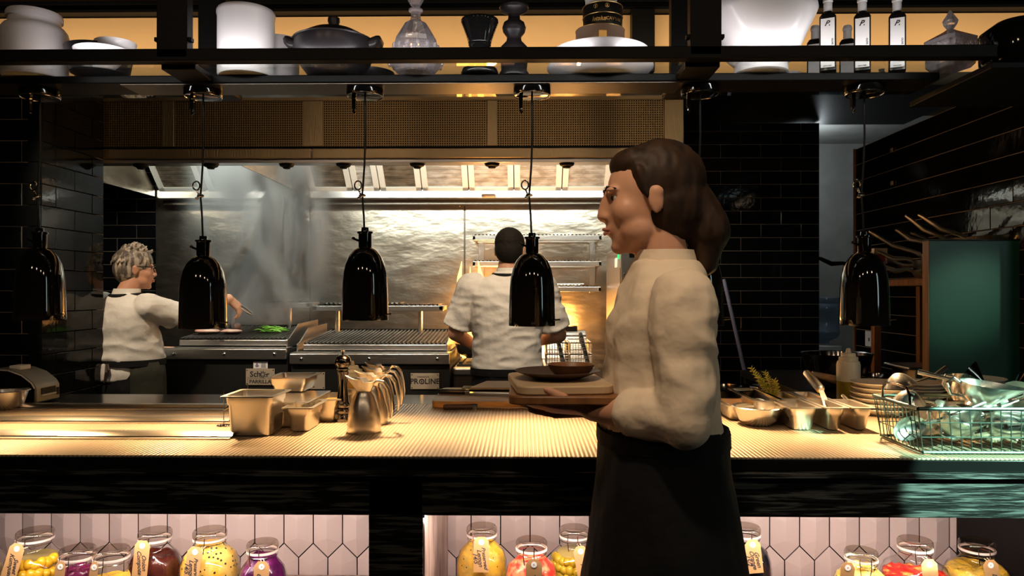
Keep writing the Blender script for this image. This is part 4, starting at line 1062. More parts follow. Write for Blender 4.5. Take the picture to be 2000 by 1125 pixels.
# spatula and spoons standing in pans
def utensil(name, label, p0, p1, p2, hm, rh, cat):
    t = thing(name, label, cat, p2)
    a, b, c = p0 - p2, p1 - p2, Vector((0, 0, 0))
    MB().tube([a, a.lerp(b, .06), a.lerp(b, .5), a.lerp(b, .95), b], [rh * .8, rh, rh * 1.06, rh, rh * .7], 14).obj('handle', hm, t)
    d = (c - b).normalized(); n = d.cross(Vector((0, 1, 0))).normalized()
    MB().loft([[b + n * .008 + Vector((0, -.001, 0)), b - n * .008 + Vector((0, -.001, 0)), b - n * .008 + Vector((0, .001, 0)), b + n * .008 + Vector((0, .001, 0))],
               [c + n * .012 + Vector((0, -.001, 0)), c - n * .012 + Vector((0, -.001, 0)), c - n * .012 + Vector((0, .001, 0)), c + n * .012 + Vector((0, .001, 0))]]).obj('blade', 'cutlery', t, smooth=0)
utensil('spatula', 'spatula with thick steel handle standing in a front row pan', at(1575, 728, 2.52), at(1604, 762, 2.42), at(1618, 800, 2.34), 'steel', .014, 'spatula')
utensil('small_spoon', 'slim steel spoon handle leaning out of a front row pan', at(1645, 772, 2.44), at(1658, 785, 2.40), at(1664, 805, 2.36), 'cutlery', .006, 'spoon')
# plate stacks: every plate its own object
def stack(group, lab, px, pyt, Y, r, n, z0):
    X = at(px, 0, Y).x; zt = at(0, pyt, Y).z; dz = (zt - z0 - .022) / max(1, n - 1); o = None
    for k in range(n):
        l = lab % ('topmost plate' if k == n - 1 else ('lowest plate' if k == 0 else ('second', 'third', 'fourth', 'fifth', 'sixth')[n - 2 - k] + ' plate from the top'))
        if o is None:
            o = MB().lathe([(0, 0), (r * .60, 0), (r * .62, .003), (r * .86, .013), (r * .99, .021), (r, .022), (r * .985, .0235), (r * .84, .016), (r * .6, .005), (0, .005)], 48).obj('plate', 'plate', loc=(X, Y, z0), smooth=50)
            tag(o, l, 'plate', group)
        else:
            q = o.copy(); COL.objects.link(q); q.location = (X + rnd.uniform(-.003, .003), Y + rnd.uniform(-.003, .003), z0 + k * dz); q['label'] = l
stack('cream plates in the left stack', 'cream %s of the left stack, behind the pans', 1722, 743, 2.55, .098, 6, ZT)
stack('cream plates in the middle stack', 'cream %s of the middle stack, behind the wire basket', 1790, 742, 2.74, .10, 7, CZ - .0055)
stack('cream plates in the right stack', 'cream %s of the right stack, before the green board', 1897, 734, 2.70, .108, 7, ZT)
# wire basket of serving tools
fb = atz(1812, 888, ZT); bk_ = atz(1708, 857, ZT)
BX0, BY0, BY1, BX1 = fb.x - .012, fb.y, bk_.y + .02, 1.62
bs = thing('wire_basket', 'large green wire basket full of serving spoons and jugs at the counter end', 'basket', ((BX0 + BX1) / 2, (BY0 + BY1) / 2, ZT))
hx_, hy_, bh = (BX1 - BX0) / 2, (BY1 - BY0) / 2, .118; fl_ = .014
def rim(z, f): return [(-hx_ - f, -hy_ - f * .3, z), (hx_ + f, -hy_ - f * .3, z), (hx_ + f, hy_ + f, z), (-hx_ - f, hy_ + f, z)]
b = MB()
q = rim(bh, fl_)
for i in range(4): b.cyl(q[i], q[(i + 1) % 4], .0052, seg=8)
b.obj('rim', 'wire', bs)
b = MB(); q = rim(.006, 0)
for i in range(4): b.cyl(q[i], q[(i + 1) % 4], .0042, seg=8)
b.obj('base_rim', 'wire', bs)
b = MB()
for zz in (.045, .082):
    q = rim(zz, fl_ * zz / bh)
    for i in range(4): b.cyl(q[i], q[(i + 1) % 4], .0014, seg=5)
n = 24
for k in range(n + 1):
    x = -hx_ + 2 * hx_ * k / n; s = 1 + fl_ / hx_
    b.cyl((x, -hy_, .006), (x * s, -hy_ - fl_ * .3, bh), .0014, seg=5); b.cyl((x, hy_, .006), (x * s, hy_ + fl_, bh), .0014, seg=5)
    b.cyl((x, -hy_, .006), (x, hy_, .006), .0014, seg=5)
for k in range(12):
    y = -hy_ + 2 * hy_ * k / 11
    for s in (-1, 1): b.cyl((s * hx_, y, .006), (s * (hx_ + fl_), y, bh), .0014, seg=5)
b.obj('wire_grid', 'wire', bs)
for s in (-1, 1):
    x = s * (hx_ + fl_)
    MB().tube([(x, -.075, bh), (x, -.072, bh + .03), (x, -.055, bh + .046), (x, 0, bh + .050), (x, .055, bh + .046), (x, .072, bh + .03), (x, .075, bh)], .0034, 8).obj('handle', 'dchrome', bs)
BC = Vector(bs.location)
def spoon_mesh(name, L_, bw, bl, m='cutlery', deep=.012):
    b = MB(); n1, n2 = 8, 16; vs = []; fs = []
    for lay in (0, 1):
        for i in range(n1 + 1):
            f = i / n1
            for k in range(n2):
                a = 2 * PI * k / n2; z = -deep * (1 - f * f) + (.0012 if lay else 0)
                vs.append((bw / 2 * f * math.cos(a), bl / 2 * f * math.sin(a) * (1.1 if math.sin(a) > 0 else 1), z))
    m_ = (n1 + 1) * n2
    for lay in (0, 1):
        for i in range(n1):
            for k in range(n2): fs.append(tuple(lay * m_ + j for j in (i * n2 + k, i * n2 + (k + 1) % n2, (i + 1) * n2 + (k + 1) % n2, (i + 1) * n2 + k)))
    b._add(vs, fs); bmesh.ops.remove_doubles(b.bm, verts=b.bm.verts, dist=1e-5)
    b.tube([(0, bl * .5, -.002), (0, bl * .5 + L_ * .2, .010), (0, bl * .5 + L_ * .6, .013), (0, bl * .5 + L_, .004)], [.004, .0035, .0045, .008], 8)
    return b
protos = {}
def scatter(kind, label, cat, group, loc, rot):
    if kind not in protos:
        if kind == 'serving_spoon': o = spoon_mesh('s', .17, .062, .088, deep=.016).obj(kind, 'cutlery', smooth=50)
        elif kind == 'ladle': o = spoon_mesh('l', .2, .085, .085, deep=.036).obj(kind, 'cutlery', smooth=50)
        elif kind == 'tablespoon': o = spoon_mesh('t', .12, .042, .062, deep=.010).obj(kind, 'cutlery', smooth=50)
        elif kind == 'sauce_boat':
            o = MB(); o.lathe([(0, 0), (.035, 0), (.03, .008), (.045, .022), (.055, .045), (.058, .06), (.056, .06), (.052, .045), (.04, .022), (0, .012)], 32, sx=1, sy=1.0)
            for v in o.bm.verts:
                if v.co.x > 0 and v.co.z > .02: v.co.x *= 1 + .9 * (v.co.z - .02) / .04; v.co.y *= 1 - .35 * max(0, v.co.x / .11)
            o.tube([(-.05, 0, .05), (-.075, 0, .066), (-.09, 0, .05), (-.075, 0, .02), (-.045, 0, .02)], .0042, 8); o = o.obj(kind, 'cutlery', smooth=50)
        elif kind == 'milk_jug':
            o = MB(); o.lathe([(0, 0), (.03, 0), (.035, .01), (.034, .04), (.027, .062), (.031, .075), (.029, .075), (.024, .06), (.03, .012), (0, .006)], 28)
            o.tube([(.026, 0, .066), (.05, 0, .07), (.058, 0, .045), (.04, 0, .018), (.033, 0, .018)], .004, 8); o = o.obj(kind, 'cutlery', smooth=50)
        elif kind == 'funnel':
            o = MB(); o.lathe([(.008, 0), (.011, .03), (.045, .075), (.047, .078), (.044, .076), (.009, .03), (.006, 0)], 28); o = o.obj(kind, 'dchrome', smooth=50)
        protos[kind] = o
    else:
        o = protos[kind].copy(); COL.objects.link(o)
    o.location = loc; o.rotation_euler = rot
    return tag(o, label, cat, group)
G1, G2, G3 = 'serving spoons in the wire basket', 'tablespoons in the wire basket', 'ladles in the wire basket'
for k in range(13):
    x, y, z = rnd.uniform(-hx_ + .05, hx_ - .1), rnd.uniform(-hy_ + .045, hy_ - .05), rnd.uniform(.03, .085)
    scatter('serving_spoon', 'broad steel serving spoon lying among others in the wire basket', 'spoon', G1, BC + Vector((x, y, z)), (rnd.uniform(-.25, .3), rnd.uniform(-.9, .9), (-1 if x < .05 else 1) * R(rnd.uniform(70, 110))))
for k in range(12):
    x, y, z = rnd.uniform(-hx_ + .04, hx_ - .06), rnd.uniform(-hy_ + .03, hy_ - .04), rnd.uniform(.02, .10)
    scatter('tablespoon', 'small steel tablespoon lying among others in the wire basket', 'spoon', G2, BC + Vector((x, y, z)), (rnd.uniform(-.25, .3), rnd.uniform(-1, 1), (-1 if x < .05 else 1) * R(rnd.uniform(65, 115))))
for k in range(6):
    x, y, z = (-.20, -.10, .02, .13, .2, -.15)[k], rnd.uniform(-hy_ + .05, hy_ - .06), rnd.uniform(.05, .09)
    scatter('ladle', 'round steel ladle lying among others in the wire basket', 'ladle', G3, BC + Vector((x, y, z)), (rnd.uniform(-.1, .3), rnd.uniform(-.7, .7), R((-90 if x < .05 else 90) + rnd.uniform(-25, 25))))
def px_loc(px, py, Y): return at(px, py, Y)
scatter('ladle', 'upturned white-lit ladle on top of the basket heap, nearest the plates', 'ladle', None, at(1758, 752, 2.18), (R(170), .2, R(120)))
scatter('ladle', 'ladle with wide bowl tipped toward the counter, left end of basket', 'ladle', None, at(1774, 786, 2.1), (R(176), -.2, R(95)))
scatter('serving_spoon', 'dark oval spoon seen through the basket wires at the left front', 'spoon', None, at(1775, 837, 1.95), (R(85), R(72), 0))
scatter('sauce_boat', 'gold-lit sauce boat with long spout resting on the basket heap', 'sauce boat', None, at(1915, 792, 2.0), (.1, .12, R(-12)))
scatter('sauce_boat', 'dark upturned sauce boat left of the gold-lit one in the basket', 'sauce boat', None, at(1840, 793, 2.03), (R(180), .3, R(160)))
scatter('milk_jug', 'small steel milk jug with looped handle at the back of the basket', 'jug', None, at(1886, 782, 2.1), (.1, .0, R(175)))
scatter('funnel', 'dark steel funnel pointing up at the right of the basket', 'funnel', None, at(1940, 765, 2.07), (R(-35), R(-50), 0))
scatter('funnel', 'bright steel funnel mouth facing right at the basket top', 'funnel', None, at(1962, 770, 2.05), (0, R(80), R(10)))
scatter('ladle', 'large ladle bowl at the right frame edge of the basket', 'ladle', None, at(1988, 775, 2.02), (R(60), R(-75), 0))
scatter('milk_jug', 'steel milk jug lying on its side low in the basket', 'jug', None, at(1935, 828, 1.98), (R(90), 0, R(60)))
scatter('sauce_boat', 'sauce boat lying low against the front wires of the basket', 'sauce boat', None, at(1845, 842, 1.99), (.5, .2, R(20)))

# ------------------------------------------------------------------ pickle jars in the niches
NZ = .4405
def tag_paper(t, px, py0, py1, Y, rot, lines, hgt, wdt, ang=0):
    pass
def jar(px, pyl, Y, rb, rl, fill, lvl, label, tagpx=None, lines=(), straight=False, tagw=.042, tagh=.085, tilt=0, front=True):
    c = at(px, pyl, Y); zt = c.z; H = zt - NZ; X = c.x
    t = thing('pickle_jar', label, 'jar', (X, Y, NZ), 0, 'pickle jars in the counter niches')
    hn = H - .052
    if straight: prof = [(0, 0), (rb * .92, 0), (rb, .01), (rb, hn - .012), (rl * .96, hn), (rl * .92, hn + .006), (rl * .92, H - .026)]
    else: prof = [(0, 0), (rb * .85, 0), (rb * .97, .012), (rb, .05), (rb, hn - .07), (rb * .97, hn - .045), (rb * .86, hn - .02), (rl * 1.02, hn), (rl * .93, hn + .008), (rl * .92, H - .026)]
    MB().lathe(prof, 48).obj('jar_glass', 'glass', t, smooth=60)
    zf = H * lvl
    inner = [(r * .955, z + .004) for r, z in prof if z < zf] 
    r_at = inner[-1][0]
    for (r0, z0), (r1, z1) in zip(prof, prof[1:]):
        if z0 <= zf <= z1 and z1 > z0: r_at = (r0 + (r1 - r0) * (zf - z0) / (z1 - z0)) * .955
    if fill in ('kumquat', 'olive'):
        MB().lathe([(r * .80, z) for r, z in inner[1:]] + [(r_at * .8, zf), (0, zf)], 32).obj('brine', 'liquid', t)
        fruits.append((X, Y, inner + [(r_at, zf)], zf, fill, label))
    else:
        fine = [inner[0]]
        for (r0, z0), (r1, z1) in zip(inner, inner[1:] + [(r_at, zf)]):
            n = max(1, int((z1 - z0) / .009)); fine += [(r0 + (r1 - r0) * q / n, z0 + (z1 - z0) * q / n) for q in range(1, n + 1)]
        fine += [(r_at * q, zf) for q in (.85, .65, .4)] + [(0, zf)]
        b = MB().lathe(fine, 64)
        if fill not in ('navy',):
            for v in b.bm.verts:
                k_ = noise.cell_vector(Vector((v.co.x * 45 + px, v.co.y * 45, v.co.z * 45)))[0] * .3 + noise.noise(Vector((v.co.x * 48 + px, v.co.y * 48, v.co.z * 40)))
                f_ = 1 - .07 * max(0, k_ + .1); v.co.x *= f_; v.co.y *= f_
                if v.co.z > zf - .001: v.co.z += .010 * k_ - .004
        b.obj('preserve', fill, t, smooth=60)
    MB().lathe([(rl * .92, H - .027), (rl * 1.03, H - .026), (rl * 1.03, H - .021), (rl * .92, H - .020)], 48).obj('rubber_seal', 'rubber', t)
    MB().lathe([(rl * .90, H - .020), (rl * 1.02, H - .0195), (rl * 1.04, H - .012), (rl * 1.02, H - .004), (rl * .94, H), (rl * .80, H - .002), (rl * .72, H - .006), (0, H - .006)], 48).obj('jar_lid', 'lidglass', t, smooth=60)
    w_ = MB(); zz = H - .034
    w_.tube([(rl * .97 * math.cos(2 * PI * k / 32), rl * .97 * math.sin(2 * PI * k / 32), zz) for k in range(32)], .0011, 5, closed=True)
    a0 = R(-100 + tilt)
    for s in (-1, 1):
        d = Vector((math.cos(a0), math.sin(a0), 0)); e = Vector((-d.y, d.x, 0)) * s * .014
        w_.tube([d * rl * 1.05 + e + Vector((0, 0, H - .010)), d * rl * 1.10 + e + Vector((0, 0, zz)), d * rl * 1.10 + e * .8 + Vector((0, 0, zz - .02))], .0013, 5)
    w_.obj('clip_wire', 'chrome', t)
    if tagpx:
        tx, ty, ta = tagpx                                        # tag eyelet pixel, hanging angle
        Yt = Y - rb - .006
        e = at(tx, ty, Yt) - Vector((X, Y, NZ)); w2 = tagw / 2
        T = Matrix.Translation(e) @ Matrix.Rotation(R(ta), 4, 'Y') @ Matrix.Rotation(R(-6), 4, 'X')
        out = [(-w2 * .5, .014), (w2 * .5, .014), (w2, .001), (w2, -tagh), (-w2, -tagh), (-w2, .001)]
        pg = MB(); pg.loft([[(u, 0, v) for u, v in out], [(u, .0006, v) for u, v in out]]); po = pg.obj('paper_tag', 'paper', t, smooth=0); po.matrix_local = T
        MB().lathe([(.0022, 0), (.0075, 0), (.0075, .0006), (.0022, .0006)], 20).obj('tag_ring', 'ring', po, (0, -.0009, 0)).rotation_euler = (R(90), 0, 0)
        po.children[0].location = (0, -.0003, 0)
        n0 = Vector((e.x * .4, -rl * 1.02 if abs(e.x) < rl else -rl * .3, H - .034))
        sg = MB(); sg.tube([n0, n0.lerp(e, .5) + Vector((.004, -.003, 0)), e + Vector((0, -.001, 0))], .0011, 5); sg.tube([n0 + Vector((.008, 0, .002)), n0.lerp(e, .5) + Vector((.010, -.002, 0)), e + Vector((.001, -.001, 0))], .0011, 5)
        sg.obj('string', 'string', t)
        for i, ln in enumerate(lines):
            text(ln, .0165 if len(ln) < 8 else .0145, 'ink', po, ((.009 if len(lines) > 1 else 0) - i * .0125, -.0004, -tagh * .52), (R(90), R(82), 0), 'handwriting', shear=.45, extrude=.0001)
    return t
fruits = []
jar(-48, 1040, 2.09, .083, .046, 'kumquat', .62, 'large jar of yellow fruit cut off by the left frame edge')
jar(69, 1035, 2.09, .083, .047, 'kumquat', .74, 'large jar of round yellow fruit, first whole jar from the left', (33, 1072, 14), ('Sweet', 'Kumquat'))
jar(152, 1070, 1.99, .0485, .045, 'beet', .80, 'small straight jar of dark purple beets', (118, 1107, 4), ('Beets',), True, .028)
jar(218, 1071, 1.99, .0485, .045, 'lemon', .72, 'small straight jar of yellow slices, second straight one from the left', (184, 1108, 4), ('Mango',), True, .022)
jar(303, 1035, 2.09, .073, .044, 'darkjar', .76, 'large jar of dark brown-red preserve', (278, 1066, 3), ('Onion', 'Compote'), False, .042)
jar(410, 1034, 2.09, .083, .045, 'pepper', .86, 'large jar of yellow lemon with black peppercorns, beside the dark jar', (381, 1078, 7), ('Preserved', 'Lemon', '14/5'))
jar(513, 1058, 2.05, .068, .042, 'cabbage', .86, 'medium jar of shredded purple cabbage', (511, 1107, 0), ('Red', 'Cabbage'))
jar(941, 1027, 2.10, .073, .042, 'lemon', .84, 'large jar of yellow-green lemons with brown tag at the centre post', (940, 1059, 0), ('Preserved', 'Lemon', '14/5'), False, .042, .08)
jar(1038, 1054, 1.99, .074, .041, 'redjar', .84, 'round jar of red-orange pickles with a white-lit lid', (1043, 1103, 0), ('Apple', 'Rose'))
jar(1122, 1030, 2.12, .076, .042, 'olive', .78, 'large jar of small green-yellow fruit beside the red-orange jar', (1134, 1077, -10), ('14/5',), False, .04)
jar(1454, 1027, 2.10, .074, .043, 'navy', .76, 'large jar of black preserve half hidden by the waiter', (1470, 1064, -5), ('Green', 'Orange', '15/2'), False, .042, .075)
jar(1682, 1074, 2.00, .076, .041, 'pepper', .84, 'round jar of yellow lemon with peppercorns left of the red chilli jar', (1656, 1109, 8), ('Yuzu',), False, .036)
jar(1787, 1053, 2.07, .091, .044, 'chili', .66, 'large round jar of chopped red chillies', (1815, 1103, -3), ('Chilli', 'Red'), False, .042)
jar(1908, 1056, 2.10, .088, .045, 'lemon', .72, 'large jar of yellow lemons at the far right of the niche', (1935, 1104, -4), ('Lemon', 'Salt'), False, .04)
# fruit packed against the glass
fo = {}
for X, Y, inner, zf, fm, lab in fruits:
    gl = 'kumquats' if fm == 'kumquat' else 'small green-yellow fruit'
    side = 'cut off by the left frame edge' if X < -1.45 else ('first whole jar from the left' if fm == 'kumquat' else 'beside the red-orange jar')
    z = .115; row = 0; rf = .0155 if fm == 'kumquat' else .0125
    while z < zf - .004:
        rad = inner[-1][0]
        for (r0, z0), (r1, z1) in zip(inner, inner[1:]):
            if z0 <= z <= z1 and z1 > z0: rad = r0 + (r1 - r0) * (z - z0) / (z1 - z0)
        n = 11
        for k in range(n):
            a = PI + PI * (k + .5 * (row % 2) + rnd.uniform(-.15, .15)) / n
            if fm not in fo:
                b = MB().ell((0, 0, 0), (rf, rf, rf * (1.12 if fm == 'olive' else 1)), 14, 10); o = fo[fm] = b.obj('pickled_fruit', fm, smooth=180)
            else:
                o = fo[fm].copy(); COL.objects.link(o)
            s = rnd.uniform(.82, 1.12); o.scale = (s, s, s * rnd.uniform(.9, 1.15))
            o.location = (X + (rad - rf * s * 1.03) * math.cos(a), Y + (rad - rf * s * 1.03) * math.sin(a), NZ + z + rnd.uniform(-.004, .004)); o.rotation_euler = (rnd.uniform(-.6, .6), rnd.uniform(-.6, .6), 0)
            tag(o, 'small yellow pickled fruit inside the large jar, ' + side, 'fruit', gl + ' in the jar ' + side)
        z += rf * 1.75; row += 1

# ------------------------------------------------------------------ crockery on the glass shelf
ZS = 2.0660
def sx(px, Y): return at(px, 130, Y).x
def shelf_h(py, Y): return at(0, py, Y).z - ZS
def pots(name, label, cat, px, Y, prof, m, seg=48, smooth=50, group=None, sc=(1, 1)):
    return tag(MB().lathe(prof, seg, sx=sc[0], sy=sc[1]).obj(name, m, loc=(sx(px, Y), Y, ZS), smooth=smooth), label, cat, group)
k = 2.31 / F
H = shelf_h(4, 2.25)
j = thing('lidded_jar', 'wide white stoneware jar with narrow lidded neck at the left end of the shelf', 'jar', (sx(68, 2.31), 2.31, ZS))
MB().lathe([(0, 0), (.088, 0), (.092, .006), (.093, .06), (.0945, H * .62), (.092, H * .68), (.083, H * .735), (.074, H * .755), (.072, H * .83), (0, H * .83)], 48).obj('jar_body', 'crock', j, smooth=50)
MB().lathe([(.070, H * .83), (.078, H * .84), (.079, H * .90), (.076, H * .93), (.0, H * 1.0)], 48).obj('jar_lid', 'crock', j, smooth=50)
Y = 2.28
pots('black_bowl', 'shallow black bowl under the white plate, beside the stoneware jar', 'bowl', 195, Y + .05, [(0, 0), (.04, 0), (.085, .02), (.10, shelf_h(78, Y - .05)), (.097, shelf_h(78, Y - .05)), (.08, .022), (0, .006)], 'blackc')
h1 = shelf_h(87, Y - .08)
pots('white_plate', 'white rimmed plate between the stoneware jar and the left posts', 'plate', 203, Y - .01, [(0, .02), (.03, .02), (.075, h1 - .005), (.084, h1 - .003), (.085, h1), (.075, h1 - .001), (0, .03)], 'porcelain')
h2 = shelf_h(72, Y - .05)
pots('white_bowl', 'small white bowl on top of the white plate, left on the shelf', 'bowl', 226, Y + .01, [(0, h1 + .001), (.035, h1 + .001), (.055, h1 + .012), (.060, h2), (.058, h2), (.05, h1 + .014), (0, h1 + .006)], 'porcelain')
Y = 2.30; H = shelf_h(5, Y - .085)
pots('white_crock', 'tall straight white crock left of the black pot', 'crock', 481, Y, [(0, 0), (.082, 0), (.086, .006), (.0855, H - .022), (.0875, H - .016), (.088, H - .006), (.085, H), (.080, H), (.078, H - .02), (.078, .01), (0, .01)], 'porcelain')
H = shelf_h(70, 2.36)
pots('pale_crock', 'shorter pale crock standing behind the tall white crock', 'crock', 545, 2.42, [(0, 0), (.062, 0), (.064, .005), (.064, H - .012), (.067, H - .008), (.067, H), (.06, H), (.06, .01), (0, .01)], 'crock')
# black lidded casserole
Y = 2.31; p = thing('black_casserole', 'black earthenware pot with knobbed lid and two ear handles', 'pot', (sx(652, Y), Y, ZS))
hr = .112; ht = .150
MB().lathe([(0, 0), (.065, 0), (.085, .012), (.115, hr * .45), (.124, hr * .8), (.122, hr), (0, hr)], 48).obj('pot_body', 'blackc', p, smooth=60)
MB().lathe([(.124, hr - .002), (.126, hr + .002), (.11, hr + .010), (.07, ht - .006), (.03, ht), (0, ht)], 48).obj('pot_lid', 'blackc', p, smooth=60)
zk = shelf_h(37, Y)
MB().lathe([(.012, ht - .004), (.012, ht + .004), (.019, zk - .014), (.018, zk - .004), (.008, zk), (0, zk)], 24).obj('lid_knob', 'blackc', p, smooth=60)
for s in (-1, 1):
    b = MB(); b.loft([rr_ring(.04, .07, .012, hr * .72, dx=s * .112), rr_ring(.05, .08, .018, hr * .9, dx=s * .124), rr_ring(.034, .07, .014, hr + .004, dx=s * .136), rr_ring(.016, .05, .007, hr + .012, dx=s * .141)], True)
    b.obj('ear_handle', 'blackc', p, smooth=180)
b = MB().lathe([(0, 0), (.04, 0), (.07, .02), (.078, .05), (.074, .05), (.06, .02), (0, .008)], 40).obj('black_bowl', 'blackc', loc=(sx(724, 2.43), 2.43, ZS), smooth=60); tag(b, 'small black bowl half hidden behind the black earthenware pot', 'bowl')
# crystal decanter
Y = 2.27; d = thing('crystal_decanter', 'cut crystal decanter with faceted stopper in the middle of the shelf', 'decanter', (sx(812, Y), Y, ZS))
zz = lambda py: shelf_h(py, Y)
MB().lathe([(0, 0), (.052, 0), (.060, .004), (.078, .026), (.080, .034), (.062, zz(88) + .01), (.034, zz(52)), (.018, zz(46)), (.015, zz(40)), (.015, zz(30)), (.022, zz(27)), (.022, zz(24)), (0, zz(24))], 14).obj('decanter_body', 'crystal', d, smooth=0)
b = MB()
for q in range(14):
    a = 2 * PI * q / 14
    for z0, r0 in ((.030, .080), (zz(98), .068)): b.ell((r0 * math.cos(a), r0 * math.sin(a), z0), (.006, .006, .010), 6, 4)
b.obj('cut_band', 'crystal', d, smooth=0)['kind'] = 'stuff'
MB().lathe([(0, zz(23.5)), (.006, zz(23)), (.012, zz(20)), (.028, zz(2)), (.022, zz(-8)), (0, zz(-14))], 10).obj('stopper', 'crystal', d, smooth=0)
# black ribbed vase and candlestick
Y = 2.29; zz = lambda py: shelf_h(py, Y - .03)
pv = [(0, 0), (.055, 0), (.058, .006), (.054, .018), (.036, .026), (.033, zz(90))]
for q in range(10):
    f = q / 10; r = .032 + .026 * f ** 1.3; pv += [(r, zz(90) + (zz(42) - zz(90)) * f), (r + .0032, zz(90) + (zz(42) - zz(90)) * (f + .05))]
pv += [(.058, zz(41)), (.057, zz(38)), (.050, zz(38)), (.03, zz(80)), (0, zz(82))]
pots('ribbed_vase', 'glossy black ribbed vase with flared mouth, left of the candlestick', 'vase', 937, Y, pv, 'blackg', smooth=60)
Y = 2.31; zz = lambda py: shelf_h(py, Y - .03)
pots('candlestick', 'matt black turned candlestick beside the ribbed vase', 'candlestick', 1004, Y, [(0, 0), (.046, 0), (.048, .008), (.040, .02), (.046, zz(102)), (.042, zz(92)), (.024, zz(80)), (.022, zz(72)), (.034, zz(62)), (.037, zz(54)), (.032, zz(44)), (.019, zz(38)), (.018, zz(28)), (.042, zz(20)), (.046, zz(14)), (.043, zz(9)), (.03, zz(7)), (0, zz(9))], 'blackc', smooth=60)
# white plates with tins on top
Y = 2.315; zz = lambda py: shelf_h(py, Y - .065); hp = shelf_h(78, Y - .15)
def pl(label, r, z0, h):
    pots('white_plate', label, 'plate', 1172, Y, [(0, z0), (r * .62, z0), (r * .66, z0 + .003), (r * .93, z0 + h * .55), (r, z0 + h - .003), (r, z0 + h), (r * .95, z0 + h - .002), (r * .5, z0 + .007), (0, z0 + .007)], 'porcelain', 56)
pl('wide white plate at the bottom of the pair under the tins', .165, 0, .030); pl('white plate on top of the pair carrying the tins', .152, .018, hp - .018)
zb = .0255
def tin(name, label, px, Yt, r, z0, z1, m, cat='tin'):
    t = thing(name, label, cat, (sx(px, Yt), Yt, ZS + z0)); h = z1 - z0
    MB().lathe([(0, 0), (r, 0), (r + .001, .002), (r + .001, h * .50), (r, h * .52), (0, h * .52)], 48).obj('tin_base', m, t, smooth=40)
    MB().lathe([(r * .99, h * .52), (r + .002, h * .53), (r + .002, h - .003), (r, h), (0, h)], 48).obj('tin_lid', m, t, smooth=40)
    for zr in (.0015, h * .525, h - .002):
        MB().tube([((r + .002) * math.cos(2 * PI * q / 40), (r + .002) * math.sin(2 * PI * q / 40), zr) for q in range(40)], .0011, 5, closed=True).obj('gold_line', 'gold', t)
    return t, r, h
zA, zB, zC = zz(53), zz(7), zz(-12)
t, r, h = tin('flat_tin', 'wide pale copper tin under the black caviar tin', 1172, Y, .074, zb, zA, 'tinwarm')
MB().box(-.012, .012, -r - .004, -r - .002, h * .1, h * .8).obj('tin_label', 'gold', t, smooth=0)
MB().ell((.002, -r - .0045, h * .4), (.005, .001, h * .25), 8, 6).obj('print', 'label', t)
t, r, h = tin('caviar_tin', 'black and gold caviar tin in the middle of the tin stack', 1177, Y, .060, zA, zB, 'tin')
def curved(s, size, z, m, a0, wsp, bold=1):
    n = len(s)
    for i, chh in enumerate(s):
        if chh == ' ': continue
        a = a0 + (i - (n - 1) / 2) * wsp
        text(chh, size, m, t, ((r + .0022) * math.sin(a), -(r + .0022) * math.cos(a), z), (R(90), 0, a), 'lettering', .25 if bold else 0)
curved('letsius', .019, h * .26, 'gold', -.30, .105); curved('CAVIAR', .014, h * .26, 'gold', .52, .15, 0)
for a in (-.45, .12):
    o = MB(); o.tube([(.006 * math.cos(2 * PI * q / 14), 0, .006 * math.sin(2 * PI * q / 14)) for q in range(14)], .0006, 4, closed=True); o.ell((0, 0, 0), (.002, .0005, .004), 6, 5)
    o.obj('emblem', 'gold', t, ((r + .003) * math.sin(a), -(r + .003) * math.cos(a), h * .80), a)
t, r, h = tin('small_tin', 'small white and gold tin at the top of the tin stack', 1174, Y, .048, zB, zC + .02, 'label')
t, r, h = tin('low_tin', 'low dark tin on the plate behind the pale copper tin', 1133, 2.345, .032, zb + .002, zb + .045, 'tinwarm')
# big white footed bowl
Y = 2.30; zz = lambda py: shelf_h(py, Y)
zz = lambda py: shelf_h(py, Y - .13)
pots('white_mixing_bowl', 'large white conical mixing bowl right of the rear post', 'bowl', 1486, Y, [(0, 0), (.075, 0), (.082, .004), (.078, .03), (.105, zz(92)), (.155, zz(20)), (.160, zz(14)), (.166, zz(4)), (.164, zz(-4)), (.155, zz(-4)), (.095, zz(90)), (0, .03)], 'porcelain', 64)
# bottles
def bottle(label, px, Y, front=True, sc=1.0):
    zz = lambda py: shelf_h(py, Y); X = sx(px, Y); r = .0235 * sc
    t = thing('oil_bottle', label, 'bottle', (X, Y, ZS), R(-24), 'dark oil bottles on the shelf')
    top = zz(0) if front else zz(62); hb = (zz(46) if front else zz(95)); hn = (zz(33) if front else zz(86))
    MB().loft([rr_ring(2 * r, 2 * r, .004, 0), rr_ring(2 * r, 2 * r, .004, hb), rr_ring(1.5 * r, 1.5 * r, .008, hb + .012), rr_ring(.9 * r, .9 * r, .0095, hb + .016), rr_ring(.9 * r, .9 * r, .0095, hn)]).obj('bottle_body', 'bottle', t, smooth=30)
    MB().lathe([(.0125, hn), (.0125, hn + .028), (.0145, hn + .030), (.0145, hn + .036), (.013, hn + .038), (.013, top), (.011, top + .004), (0, top + .004)], 24).obj('bottle_cap', 'cap', t, smooth=40)
    lb = MB().box(-r * .82, r * .82, -r - .0008, -r - .0002, .008, hb - .006).obj('paper_label', 'label', t, smooth=0)
    if front:
        text('P.', .022, 'ink', lb, (-.001, -r - .0011, hb - .022), (R(90), 0, 0), 'lettering', shear=.45)
        text('OLIVE', .0075, 'ink', lb, (r * .55, -r - .0011, hb * .52), (R(90), R(90), 0), 'lettering')
        text('extra virgin', .005, 'ink', lb, (0, -r - .0011, .013), (R(90), 0, 0), 'lettering')
    return t
bottle('dark square bottle with white label, nearest the white mixing bowl', 1617, 2.27)
bottle('dark square bottle with white label, middle of the front three', 1684, 2.27)
